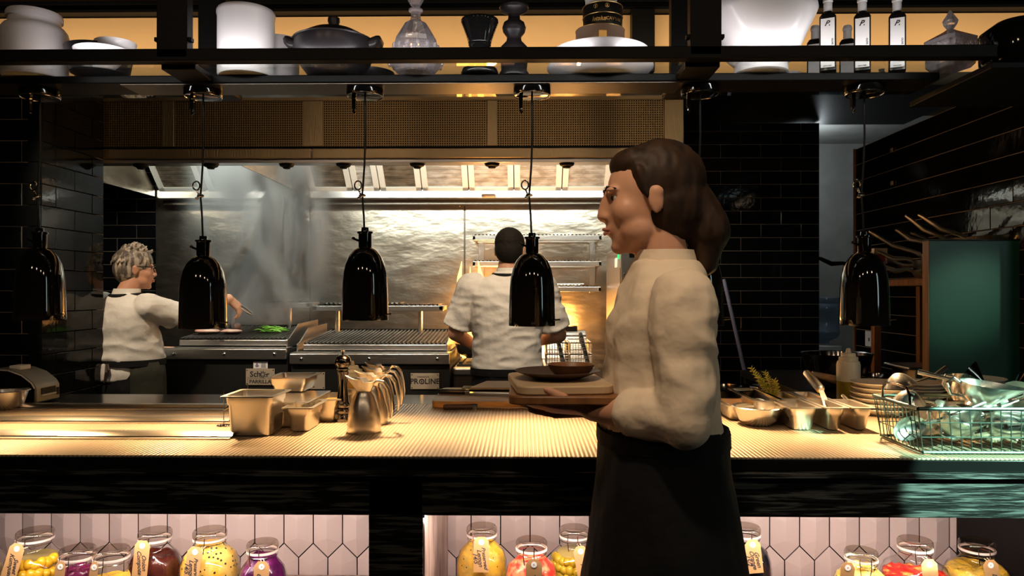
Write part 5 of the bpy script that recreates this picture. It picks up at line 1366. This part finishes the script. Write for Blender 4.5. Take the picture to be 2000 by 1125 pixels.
bottle('dark square bottle with white label, nearest the crystal box', 1752, 2.27)
bottle('short grey-capped bottle behind the bottle nearest the mixing bowl', 1592, 2.40, False)
bottle('short grey-capped bottle behind the middle bottle', 1655, 2.40, False)
b = MB().lathe([(0, 0), (.012, 0), (.016, .012), (.008, .03), (.010, .034), (0, .036)], 8).obj('crystal_stopper', 'crystal', loc=(sx(1722, 2.36), 2.36, ZS), smooth=0); tag(b, 'tiny crystal piece standing behind the right-hand bottle', 'crystal')
b = MB().lathe([(0, 0), (.03, 0), (.03, .04), (.028, .04), (.028, .004), (0, .004)], 24).obj('small_pot', 'crock', loc=(sx(1545, 2.42), 2.42, ZS), smooth=40); tag(b, 'small grey pot behind the large white mixing bowl', 'pot')
# crystal box with pyramid lid
Y = 2.25; zz = lambda py: shelf_h(py, Y); c = thing('crystal_box', 'square cut crystal box with pointed lid at the right end of the shelf', 'crystal box', (sx(1856, Y), Y, ZS), R(18))
sq = lambda w, z: rr_ring(w, w, w * .12, z, 1)
MB().loft([sq(.085, 0), sq(.105, .012), sq(.112, zz(100)), sq(.108, zz(96))]).obj('box_body', 'crystal', c, smooth=0)
MB().loft([sq(.112, zz(95.5)), sq(.112, zz(88)), sq(.030, zz(72)), sq(.014, zz(68)), sq(.030, zz(58)), sq(.034, zz(52)), sq(.003, zz(31))]).obj('box_lid', 'crystal', c, smooth=0)
b = MB()
for q in range(9):
    for s in range(4):
        v = Vector((-.045 + q * .01125, -.057, zz(94) - .012)); v.rotate(Matrix.Rotation(s * PI / 2, 3, 'Z')); b.ell(v, (.004, .004, .009), 5, 4)
b.obj('cut_band', 'crystal', c, smooth=0)['kind'] = 'stuff'
# black pot on the end bracket
Y = 2.16; z0 = 2.0125; X = sx(1992, Y); rp = (1992 - 1922) / F * Y
zz = lambda py: at(0, py, Y).z - z0
b = thing('black_pot', 'glossy black round pot at the far right end above the tiles', 'pot', (X, Y, z0))
MB().lathe([(0, 0), (rp * .55, 0), (rp * .85, .02), (rp * .98, .05), (rp, zz(82)), (rp * .96, zz(76)), (0, zz(76))], 40).obj('pot_body', 'blackg', b, smooth=60)
MB().lathe([(rp * 1.01, zz(80)), (rp * .98, zz(74)), (rp * .6, zz(55)), (rp * .2, zz(50)), (0, zz(50))], 40).obj('pot_lid', 'blackg', b, smooth=60)

# ------------------------------------------------------------------ people
def hand(b, wr, d, n, t, curl=.5, r=.0085, sc=1.0):
    """wr wrist; d along the hand; n the way the palm faces; t toward the thumb"""
    d, n, t = Vector(d).normalized(), Vector(n).normalized(), Vector(t).normalized()
    for off, ln in ((.030, .072), (.010, .080), (-.010, .074), (-.029, .058)):
        k = wr + (d * .088 + t * off) * sc
        b.caps(wr + t * off * .55 * sc, .0155 * sc, k, .0115 * sc, 10)
        p, a = k, 0
        for seg, f in enumerate((.45, .32, .23)):
            a += curl * (.9, 1.1, .8)[seg]
            q = p + (d * math.cos(a) + n * math.sin(a)) * ln * f * sc
            b.caps(p, r * (1.05 - .08 * seg) * sc, q, r * (.97 - .08 * seg) * sc, 8); p = q
    th = wr + (d * .030 + t * .026) * sc; k = th + (d * .034 + t * .026 + n * .012) * sc; e = k + (d * .030 + t * .006 + n * .022 * (curl + .4)) * sc
    b.caps(wr + d * .012 * sc, .015 * sc, th, .0145 * sc, 8); b.caps(th, .0125 * sc, k, .0105 * sc, 8); b.caps(k, .0102 * sc, e, .0085 * sc, 8)

def head(b, c, yaw, pitch, s=1.0):
    """adult head, chin to crown .225*s, face along +y before yaw; returns transform"""
    T = Matrix.Translation(c) @ Matrix.Rotation(yaw, 4, 'Z') @ Matrix.Rotation(pitch, 4, 'X')
    rot = T.to_3x3()
    P = lambda x, y, z: T @ Vector((x * s, y * s, z * s))
    E = lambda x, y, z, rx, ry, rz: b.ell(P(x, y, z), (rx * s, ry * s, rz * s), 20, 14, rot=rot)
    E(0, -.012, .030, .074, .094, .085)          # skull
    E(0, .022, -.010, .064, .068, .085)          # face
    E(0, .042, -.070, .044, .042, .040)          # jaw
    E(0, .070, -.093, .020, .018, .017)          # chin
    b.caps(P(0, .088, .018), .009 * s, P(0, .100, -.022), .0125 * s, 10)   # nose
    for sd in (-1, 1):
        E(sd * .012, .094, -.026, .009, .009, .008)
        E(sd * .030, .079, .030, .024, .012, .008)   # brow ridge
        E(sd * .035, .048, -.020, .030, .033, .034); E(sd * .034, .030, -.058, .030, .040, .034)  # cheek
        E(sd * .076, -.008, -.005, .008, .018, .031); E(sd * .080, -.012, .012, .007, .014, .013)  # ear
    E(0, .058, -.045, .034, .035, .036)
    E(0, .086, -.052, .022, .012, .0065); E(0, .084, -.061, .019, .012, .007)  # lips
    return T, P
def face_parts(root, P, s=1.0, lips=True, iris='eyedark'):
    inv = Matrix.Identity(4)
    for sd in (-1, 1):
        e = MB().ell(P(sd * .031, .0675, .012), .0110 * s, 14, 10).obj('eye', 'eyewhite', root)
        MB().ell(P(sd * .032, .0765, .012), (.0055 * s, .0045 * s, .0055 * s), 10, 8).obj('iris', iris, e)
        b = MB(); b.tube([P(sd * .014, .0885, .032), P(sd * .032, .0860, .037), P(sd * .052, .070, .030)], [.0022 * s, .0032 * s, .0015 * s], 6); b.obj('eyebrow', 'hairdark', root)
    if lips:
        b = MB(); b.tube([P(-.020, .090, -.054), P(0, .0985, -.051), P(.020, .090, -.054)], [.002 * s, .0042 * s, .002 * s], 8); b.tube([P(-.018, .089, -.060), P(0, .097, -.0605), P(.018, .089, -.060)], [.002 * s, .0048 * s, .002 * s], 8)
        b.obj('lips', 'lip', root)
def ell_ring(c, rx, ry, n=28, yaw=0, sq=2.3):
    out = []
    for k in range(n):
        a = 2 * PI * k / n; ca, sa = math.cos(a), math.sin(a)
        x = rx * math.copysign(abs(ca) ** (2 / sq), ca); y = ry * math.copysign(abs(sa) ** (2 / sq), sa)
        out.append(Vector((c[0] + x * math.cos(yaw) - y * math.sin(yaw), c[1] + x * math.sin(yaw) + y * math.cos(yaw), c[2])))
    return out
def folds(amp, sc, zst=2.0, seed=0):
    def f(co, n):
        v = Vector((co.x * sc + seed, co.y * sc, co.z * sc * zst))
        a = noise.noise(v) ; c = noise.noise(v * 2.1 + Vector((7, 3, 1)))
        return amp * (1 - 2 * abs(a)) * .9 + amp * .5 * c
    return f
def legs(b, z, w=.10, shoe=True):
    for s in (-1, 1):
        b.caps((s * w, 0, z), .088, (s * w * 1.05, .02, .50), .062); b.caps((s * w * 1.05, .02, .50), .060, (s * w * 1.08, -.01, .09), .042)
        b.caps((s * w * 1.08, -.02, .05), .042, (s * w * 1.15, .14, .035), .034)

# --- dark-haired cook, seen from behind
def cook_man():
    Y = 3.92; X = at(990, 0, Y).x
    t = thing('person', 'dark-haired cook in white shirt and black apron seen from behind, working at the flames', 'person', (X, Y, 0), 0, 'people in the kitchen')
    b = MB()
    hc = Vector((.015, .03, 1.612)); T, P = head(b, hc, R(-6), R(-8), .98)
    b.caps((.0, -.005, 1.47), .058, (.012, .018, 1.57), .054)
    b.loft([ell_ring((0, 0, z), rx, ry) for z, rx, ry in ((.90, .15, .10), (1.05, .15, .10), (1.25, .165, .105), (1.40, .17, .09), (1.47, .08, .06))])
    eL, eR = Vector((-.275, .03, 1.175)), Vector((.275, .03, 1.165)); hL, hR = Vector((-.17, .26, 1.08)), Vector((.10, .30, 1.10))
    sL, sR = Vector((-.185, 0, 1.42)), Vector((.185, 0, 1.415))
    for s_, e_, h_ in ((sL, eL, hL), (sR, eR, hR)):
        b.caps(s_, .058, e_, .044); b.caps(e_, .043, h_, .029)
        d = (h_ - e_).normalized(); hand(b, h_, d, (0, 0, -1), (1 if e_.x < 0 else -1, .2, 0), .5)
    b.loft([ell_ring((0, 0, z), rx, ry) for z, rx, ry in ((.80, .15, .105), (.90, .155, .11), (.95, .15, .10))])
    legs(b, .82)
    remesh('body', b, .0065, 'skin', t, 5)
    face_parts(t, P, .98)
    h = MB(); rot = T.to_3x3()
    h.ell(P(0, -.016, .040), (.0795, .0985, .084), 22, 14, rot=rot); h.ell(P(0, -.040, .0), (.074, .072, .078), 20, 12, rot=rot); h.ell(P(0, -.052, -.035), (.052, .040, .040), 16, 10, rot=rot); h.ell(P(0, .03, .085), (.06, .06, .035), 16, 10, rot=rot)
    remesh('hair', h, .005, 'hairdark', t, 4, folds(.0022, 60))
    sh = MB()
    sh.loft([ell_ring((dx, dy, z), rx, ry) for z, rx, ry, dx, dy in ((.955, .178, .135, 0, 0), (1.0, .185, .142, 0, 0), (1.06, .180, .135, 0, 0), (1.16, .178, .128, 0, 0), (1.28, .195, .130, 0, 0), (1.38, .205, .120, 0, 0), (1.435, .180, .100, 0, 0), (1.475, .105, .078, .004, .002), (1.50, .066, .064, .006, .006))])
    for s_, e_ in ((sL, eL), (sR, eR)):
        m_ = s_.lerp(e_, .80); sh.caps(s_, .080, s_.lerp(e_, .4), .076); d = (e_ - s_).normalized(); sh.tube([s_.lerp(e_, .3), m_, m_ + d * .02], [.076, .074, .076], 16)
    remesh('shirt', sh, .0065, 'shirt', t, 5, folds(.008, 7, 2.4, 3))
    c = MB(); c.loft([ell_ring((.006, .004, 1.485), .068, .066), ell_ring((.009, .008, 1.520), .063, .063)], False); c.loft([ell_ring((.009, .008, 1.520), .060, .060), ell_ring((.006, .004, 1.485), .063, .062)], False)
    c.obj('collar', 'shirt', t)
    s = MB(); s.tube([Vector((.006 + .078 * math.cos(a), .002 + .074 * math.sin(a), 1.487 + .006 * math.sin(a))) for a in [2 * PI * q / 30 for q in range(30)]], .009, 8, closed=True); s.obj('apron_neck_strap', 'apron', t)
    tr = MB(); tr.loft([ell_ring((0, 0, z), rx, ry) for z, rx, ry in ((.78, .165, .13), (.88, .178, .14), (.955, .172, .132))]); 
    for s in (-1, 1): tr.caps((s * .09, 0, .80), .098, (s * .10, .02, .5), .075); tr.caps((s * .10, .02, .5), .073, (s * .105, -.01, .10), .06)
    remesh('trousers', tr, .01, 'apron', t, 4, folds(.005, 8, .6))
    ap = MB(); ap.loft([ell_ring((0, 0, z), rx, ry) for z, rx, ry in ((.62, .205, .165), (.80, .195, .158), (.94, .186, .146), (.985, .190, .148))]); remesh('apron', ap, .008, 'apron', t, 4, folds(.005, 8, .6, 2))
    bl = MB().loft([ell_ring((0, 0, .962), .195, .152), ell_ring((0, 0, .998), .194, .151)]); bl.obj('apron_string', 'apron', t)
cook_man()

# --- grey-haired cook at the left grill, three-quarter from behind
def cook_woman():
    Y = 4.05; X = at(245, 0, Y).x
    yaw = R(-22)
    t = thing('person', 'grey-haired cook in white short-sleeved shirt with glasses, tending the left grill', 'person', (X, Y, 0), yaw, 'people in the kitchen')
    q = Matrix.Rotation(-yaw, 3, 'Z')
    W = lambda px, py, YY: q @ (at(px, py, YY) - Vector((X, Y, 0)))
    b = MB()
    hc = Vector((.018, .03, 1.505)); hc = W(266, 527, Y + .04)
    T, P = head(b, hc, R(-38), R(-4), .96)
    b.caps((.0, -.005, 1.37), .056, hc + Vector((-.0, -.012, -.05)), .052)
    b.loft([ell_ring((0, 0, z), rx, ry) for z, rx, ry in ((.80, .16, .12), (.95, .16, .12), (1.15, .165, .115), (1.30, .165, .09), (1.36, .08, .06))])
    sR, eR, hR = Vector((.17, .02, 1.305)), W(372, 628, Y + .16), W(446, 583, Y + .34)
    sL, eL, hL = Vector((-.18, .0, 1.30)), Vector((-.27, .05, 1.07)), Vector((-.10, .27, 1.06))
    for s_, e_, h_ in ((sR, eR, hR), (sL, eL, hL)):
        b.caps(s_, .060, e_, .045); b.caps(e_, .043, h_, .029)
    hd_ = W(470, 604, Y + .42) - hR; hand(b, hR, hd_, (-.3, -.2, -1), (-.3, .8, .4), .75)
    hand(b, hL, (hL - eL), (0, 0, -1), (1, .2, 0), .5)
    legs(b, .80)
    remesh('body', b, .0058, 'skin', t, 5)
    face_parts(t, P, .96)
    g = MB()
    for sd in (-1, 1):
        g.tube([P(sd * .032 + .023 * math.cos(2 * PI * k / 20), .100 - .010 * abs(math.cos(2 * PI * k / 20)), .012 + .019 * math.sin(2 * PI * k / 20)) for k in range(20)], .0022, 6, closed=True)
        g.tube([P(sd * .056, .092, .018), P(sd * .074, .05, .020), P(sd * .080, -.01, .018)], .0022, 6)
    g.tube([P(-.010, .103, .016), P(.010, .103, .016)], .0022, 6); g.obj('glasses', 'gloss', t)
    h = MB(); rot = T.to_3x3()
    h.ell(P(0, -.018, .045), (.082, .100, .088), 22, 14, rot=rot); h.ell(P(0, -.045, .0), (.078, .074, .082), 20, 12, rot=rot); h.ell(P(0, -.055, -.045), (.055, .040, .040), 16, 10, rot=rot)
    for k in range(150):
        a = rnd.uniform(0, 2 * PI); u = rnd.uniform(.0, 1); ph = u * 1.5
        o = Vector((.080 * math.cos(a) * math.sin(ph), -.020 + .098 * math.sin(a) * math.sin(ph), .040 + .090 * math.cos(ph)))
        dirv = (o - Vector((0, -.02, .0))).normalized() * .5 + Vector((.15 * math.cos(a), .55, .55 * (1 - u))) ; dirv.normalize()
        if u > .6: dirv = Vector((o.x * 4, -.15 + .2 * math.sin(a), -.7)).normalized()
        if o.y > .055 and o.z < .06: continue
        ln = rnd.uniform(.020, .038); p0 = P(*o); p1 = P(*(o + dirv * ln * .6 + (o - Vector((0, -.02, .03))).normalized() * .006)); p2 = P(*(o + dirv * ln + (o - Vector((0, -.02, .03))).normalized() * .002))
        h.tube([p0, p1, p2], [.008, .0062, .0018], 6)
    remesh('hair', h, .0038, 'hairash', t, 2, folds(.0016, 90))
    sh = MB()
    sh.loft([ell_ring((dx, dy, z), rx, ry) for z, rx, ry, dx, dy in ((1.005, .180, .155, 0, .02), (1.03, .188, .162, 0, .02), (1.08, .184, .158, 0, .02), (1.13, .178, .146, 0, .015), (1.19, .182, .138, 0, .0), (1.26, .190, .128, 0, 0), (1.315, .185, .108, 0, 0), (1.355, .115, .085, 0, .0), (1.385, .070, .066, 0, .004))])
    for s_, e_ in ((sR, eR), (sL, eL)):
        d = (e_ - s_).normalized(); L_ = (e_ - s_).length; m_ = s_ + d * min(.115, L_ * .6)
        sh.caps(s_ - d * .02, .074, s_ + d * .05, .072); sh.tube([s_, m_, m_ + d * .02], [.072, .074, .078], 18)
    remesh('shirt', sh, .0062, 'shirt', t, 4, folds(.008, 7, 1.8, 9))
    tl = MB(); tl.loft([ell_ring((-.03, .01, z), rx, ry) for z, rx, ry in ((.915, .19, .165), (.96, .192, .168), (1.01, .182, .158))]); remesh('shirt_tail', tl, .008, 'shirt', t, 4, folds(.006, 9, 1, 4))
    c = MB(); c.loft([ell_ring((0, .002, 1.37), .073, .070), ell_ring((.004, .008, 1.412), .066, .064)], False); c.obj('collar', 'shirt', t)
    s = MB(); s.tube([Vector((.080 * math.cos(a), .002 + .076 * math.sin(a), 1.378 + .006 * math.sin(a))) for a in [2 * PI * k / 30 for k in range(30)]], .010, 8, closed=True); s.obj('apron_neck_strap', 'apron', t)
    bl = MB().loft([ell_ring((0, .02, .994), .196, .170), ell_ring((0, .02, 1.026), .194, .168)]); bl.obj('apron_string', 'apron', t)
    tr = MB(); tr.loft([ell_ring((0, 0.01, z), rx, ry) for z, rx, ry in ((.72, .172, .145), (.88, .180, .155), (.98, .172, .148))])
    for s in (-1, 1): tr.caps((s * .095, 0, .76), .103, (s * .10, .02, .48), .078); tr.caps((s * .10, .02, .48), .076, (s * .105, -.01, .10), .062)
    remesh('trousers', tr, .01, 'apron', t, 4, folds(.006, 8, .6))
    ap = MB()                                                     # apron wraps front and right hip
    out, inn = [], []
    for z, r in ((.55, .218), (.75, .210), (.93, .205), (1.012, .196)):
        out.append([Vector((r * math.cos(a), .02 + r * .86 * math.sin(a), z)) for a in [R(-42 + 222 * k / 23) for k in range(24)]])
    for i in range(3):
        for k in range(23): ap._add([out[i][k], out[i][k + 1], out[i + 1][k + 1], out[i + 1][k]], [(0, 1, 2, 3)])
    bmesh.ops.remove_doubles(ap.bm, verts=ap.bm.verts, dist=1e-4)
    o = ap.obj('apron', 'olivecloth', t, smooth=180); m = o.modifiers.new('thick', 'SOLIDIFY'); m.thickness = .006
    st = MB(); st.tube([Vector((.04, -.150, 1.01)), Vector((.055, -.160, .97)), Vector((.04, -.163, .91))], [.006, .010, .004], 6); st.tube([Vector((.05, -.150, 1.01)), Vector((.07, -.160, .98)), Vector((.065, -.160, .95))], [.006, .009, .004], 6); st.obj('apron_bow', 'leather', t)
    pk = MB(); pk.tube([Vector((-.10, -.140, .89)), Vector((-.09, -.145, .915)), Vector((-.02, -.150, .915)), Vector((-.01, -.150, .89)), Vector((-.01, -.150, .83)), Vector((-.09, -.145, .83))], .003, 6, closed=True); pk.obj('back_pocket', 'gloss', t)
    # tongs held in her right hand
    tp = thing('grill_tongs', 'steel tongs held by the grey-haired cook above the meat', 'tongs', t.matrix_basis @ hR)
    a0, a1 = at(455, 590, Y + .38) - tp.location, at(492, 614, Y + .50) - tp.location
    for s in (-1, 1): MB().tube([a0 + Vector((0, 0, .004 * s)), a0.lerp(a1, .6) + Vector((0, .004, .012 * s)), a1 + Vector((0, 0, .006 * s))], [.006, .007, .005], 6).obj('tong_arm', 'cutlery', tp)
cook_woman()

# --- waiter passing in front of the counter, profile to the left
def waiter():
    Y = 1.62; X = at(1287, 0, Y).x
    t = thing('person', 'brown-haired waiter in pale shirt and black apron carrying boards past the counter', 'person', (X, Y, 0), R(90), 'people in the kitchen')
    q = Matrix.Rotation(-R(90), 3, 'Z')
    W = lambda px, py, YY: q @ (at(px, py, YY) - Vector((X, Y, 0)))
    b = MB()
    hc = W(1262, 394, Y); T, P = head(b, hc, 0, R(-6), .99)
    b.caps((0, -.015, 1.43), .060, hc + Vector((0, -.025, -.06)), .054)
    b.loft([ell_ring((0, dy, z), rx, ry) for z, rx, ry, dy in ((.95, .15, .11, 0), (1.10, .135, .10, 0), (1.28, .16, .105, 0), (1.38, .165, .09, -.01), (1.44, .08, .06, -.012))])
    sL, sR = Vector((-.172, -.015, 1.375)), Vector((.172, -.015, 1.375))
    eL, eR = Vector((-.205, -.012, 1.155)), Vector((.205, -.01, 1.15))
    hL, hR = W(1158, 797, Y - .09), W(1150, 796, Y + .10)
    for s_, e_, h_ in ((sL, eL, hL), (sR, eR, hR)):
        b.caps(s_, .056, e_, .042); b.caps(e_, .041, h_, .028)
    hand(b, hL, Vector((.18, 1, .02)), (.1, -.05, 1), (-1, .15, .35), .10)
    hand(b, hR, Vector((-.18, 1, .02)), (-.1, -.05, 1), (1, .15, .35), .10)
    legs(b, .86)
    remesh('body', b, .0055, 'skin', t, 5)
    face_parts(t, P, .99)
    h = MB(); rot = T.to_3x3()
    h.ell(P(0, -.036, .042), (.083, .098, .090), 24, 16, rot=rot); h.ell(P(0, -.050, -.01), (.080, .080, .090), 20, 12, rot=rot); h.ell(P(0, .012, .083), (.064, .060, .038), 18, 12, rot=rot)
    h.caps(P(0, -.10, -.01), .048, P(0, -.125, -.075), .052); h.caps(P(0, -.125, -.075), .050, P(0, -.115, -.15), .026)
    for sd in (-1, 1): h.caps(P(sd * .068, .02, .06), .012, P(sd * .074, .008, .005), .006)
    remesh('hair', h, .0055, 'hairbrown', t, 3, folds(.0022, 50, .35))
    sh = MB()
    sh.loft([ell_ring((0, dy, z), rx, ry) for z, rx, ry, dy in ((1.095, .172, .128, -.005), (1.13, .168, .124, 0), (1.18, .164, .118, 0), (1.26, .168, .112, 0), (1.33, .176, .110, 0), (1.385, .174, .098, -.01), (1.43, .120, .082, -.012), (1.462, .072, .068, -.014))])
    for s_, e_ in ((sL, eL), (sR, eR)):
        h_ = hL if e_.x < 0 else hR; f_ = e_.lerp(h_, .55)
        sh.caps(s_, .066, e_, .052); sh.caps(e_, .050, f_, .042)
    remesh('shirt', sh, .006, 'wshirt', t, 5, folds(.007, 9, 1.6, 5))
    c = MB(); c.loft([ell_ring((0, -.014, 1.448), .074, .070), ell_ring((0, -.012, 1.488), .064, .062)], False); c.obj('collar', 'wshirt', t)
    ap = MB(); ap.loft([ell_ring((0, dy, z), rx, ry) for z, rx, ry, dy in ((.40, .235, .215, 0), (.62, .215, .195, -.005), (.80, .196, .168, -.01), (.92, .186, .150, -.01), (1.02, .178, .136, -.005), (1.115, .176, .132, -.005))]); remesh('apron', ap, .008, 'apron', t, 4, folds(.006, 8, .5, 2))
    bl = MB().loft([ell_ring((0, -.005, 1.075), .184, .140), ell_ring((0, -.005, 1.105), .183, .139)]); bl.obj('apron_string', 'apron', t)
    tr = MB()
    for s in (-1, 1): tr.caps((s * .09, 0, .60), .085, (s * .10, .02, .45), .07); tr.caps((s * .10, .02, .45), .068, (s * .105, -.01, .10), .055)
    remesh('trousers', tr, .01, 'apron', t, 4)
    # what the waiter carries
    c = at(1098, 762, Y); zc = c.z - .012
    def brd(name, label, w, d, h, z, yaw, m, cat, dx=0):
        o = MB().loft([rr_ring(w, d, .03, 0), rr_ring(w, d, .03, h)]).obj(name, m, loc=(c.x + dx, Y + .01, z), rotz=yaw, bevel=.003); tag(o, label, cat); return o
    brd('serving_board', 'dark brown serving board carried by the waiter, lower of two', .23, .30, .018, zc, 0, 'brownwood', 'board')
    brd('serving_board', 'pale wooden serving board carried by the waiter, upper of two', .20, .27, .018, zc + .0185, R(6), 'beige', 'board', -.01)
    pz = zc + .037
    o = MB().lathe([(0, 0), (.05, 0), (.06, .004), (.092, .016), (.094, .018), (.088, .018), (.055, .007), (0, .006)], 40).obj('serving_plate', 'leather', loc=(c.x - .01, Y + .01, pz), smooth=50); tag(o, 'brown glazed plate on the boards carried by the waiter', 'plate')
    o = MB().lathe([(0, 0), (.035, 0), (.045, .01), (.052, .024), (.049, .024), (.04, .01), (0, .006)], 32).obj('serving_bowl', 'brownwood', loc=(c.x + .02, Y + .01, pz + .0075), smooth=50); tag(o, 'small brown bowl on the plate carried by the waiter', 'bowl')
waiter()

# ------------------------------------------------------------------ smoke over the left grill
def smoke():
    a, b = at(372, 640, 4.75), at(640, 325, 4.75)
    bx = MB().box(a.x, b.x, 4.45, 5.30, a.z + .02, 2.30).obj('smoke', None, smooth=0)
    m = bpy.data.materials.new('smoke'); m.use_nodes = True; nt = m.node_tree; nt.nodes.remove(nt.nodes['Principled BSDF'])
    v = nt.nodes.new('ShaderNodeVolumeScatter'); v.inputs['Color'].default_value = (.95, 1, .98, 1); v.inputs['Anisotropy'].default_value = .2
    tc = nt.nodes.new('ShaderNodeTexCoord'); mp = nt.nodes.new('ShaderNodeMapping'); mp.inputs['Scale'].default_value = (3.2, 2.5, 1.6)
    n = nt.nodes.new('ShaderNodeTexNoise'); n.inputs['Scale'].default_value = 1.0; n.inputs['Detail'].default_value = 3; n.inputs['Distortion'].default_value = .8
    rp = nt.nodes.new('ShaderNodeValToRGB'); rp.color_ramp.elements[0].position = .45; rp.color_ramp.elements[1].position = .66
    # fade toward the sides of the plume
    sx_ = nt.nodes.new('ShaderNodeSeparateXYZ'); nt.links.new(tc.outputs['Generated'], sx_.inputs[0])
    fs = None
    for ax in ('X', 'Y', 'Z'):
        s = nt.nodes.new('ShaderNodeMath'); s.operation = 'MULTIPLY'; s.inputs[1].default_value = PI; nt.links.new(sx_.outputs[ax], s.inputs[0])
        s2 = nt.nodes.new('ShaderNodeMath'); s2.operation = 'SINE'; nt.links.new(s.outputs[0], s2.inputs[0])
        s3 = nt.nodes.new('ShaderNodeMath'); s3.operation = 'POWER'; s3.inputs[1].default_value = 1.5 if ax != 'Z' else .5; nt.links.new(s2.outputs[0], s3.inputs[0])
        if fs is None: fs = s3
        else:
            k = nt.nodes.new('ShaderNodeMath'); k.operation = 'MULTIPLY'; nt.links.new(fs.outputs[0], k.inputs[0]); nt.links.new(s3.outputs[0], k.inputs[1]); fs = k
    mu = nt.nodes.new('ShaderNodeMath'); mu.operation = 'MULTIPLY'; m2 = nt.nodes.new('ShaderNodeMath'); m2.operation = 'MULTIPLY'; m2.inputs[1].default_value = 60.0
    nt.links.new(tc.outputs['Object'], mp.inputs[0]); nt.links.new(mp.outputs[0], n.inputs['Vector']); nt.links.new(n.outputs[0], rp.inputs[0])
    nt.links.new(rp.outputs[0], mu.inputs[0]); nt.links.new(fs.outputs[0], mu.inputs[1]); nt.links.new(mu.outputs[0], m2.inputs[0]); nt.links.new(m2.outputs[0], v.inputs['Density'])
    nt.links.new(v.outputs[0], nt.nodes['Material Output'].inputs['Volume'])
    bx.data.materials.append(m); bx['kind'] = 'stuff'; tag(bx, 'pale plume of smoke rising from the left grill into the hood', 'smoke')
smoke()

# lettering becomes plain meshes
dg = bpy.context.evaluated_depsgraph_get(); dg.update()
for o in TEXTS:
    me = bpy.data.meshes.new_from_object(o.evaluated_get(dg)); n = bpy.data.objects.new(o.name, me); COL.objects.link(n)
    n.parent = o.parent; n.matrix_local = o.matrix_local.copy(); nm = o.name.split('.')[0]
    c = o.data; bpy.data.objects.remove(o); bpy.data.curves.remove(c); n.name = nm
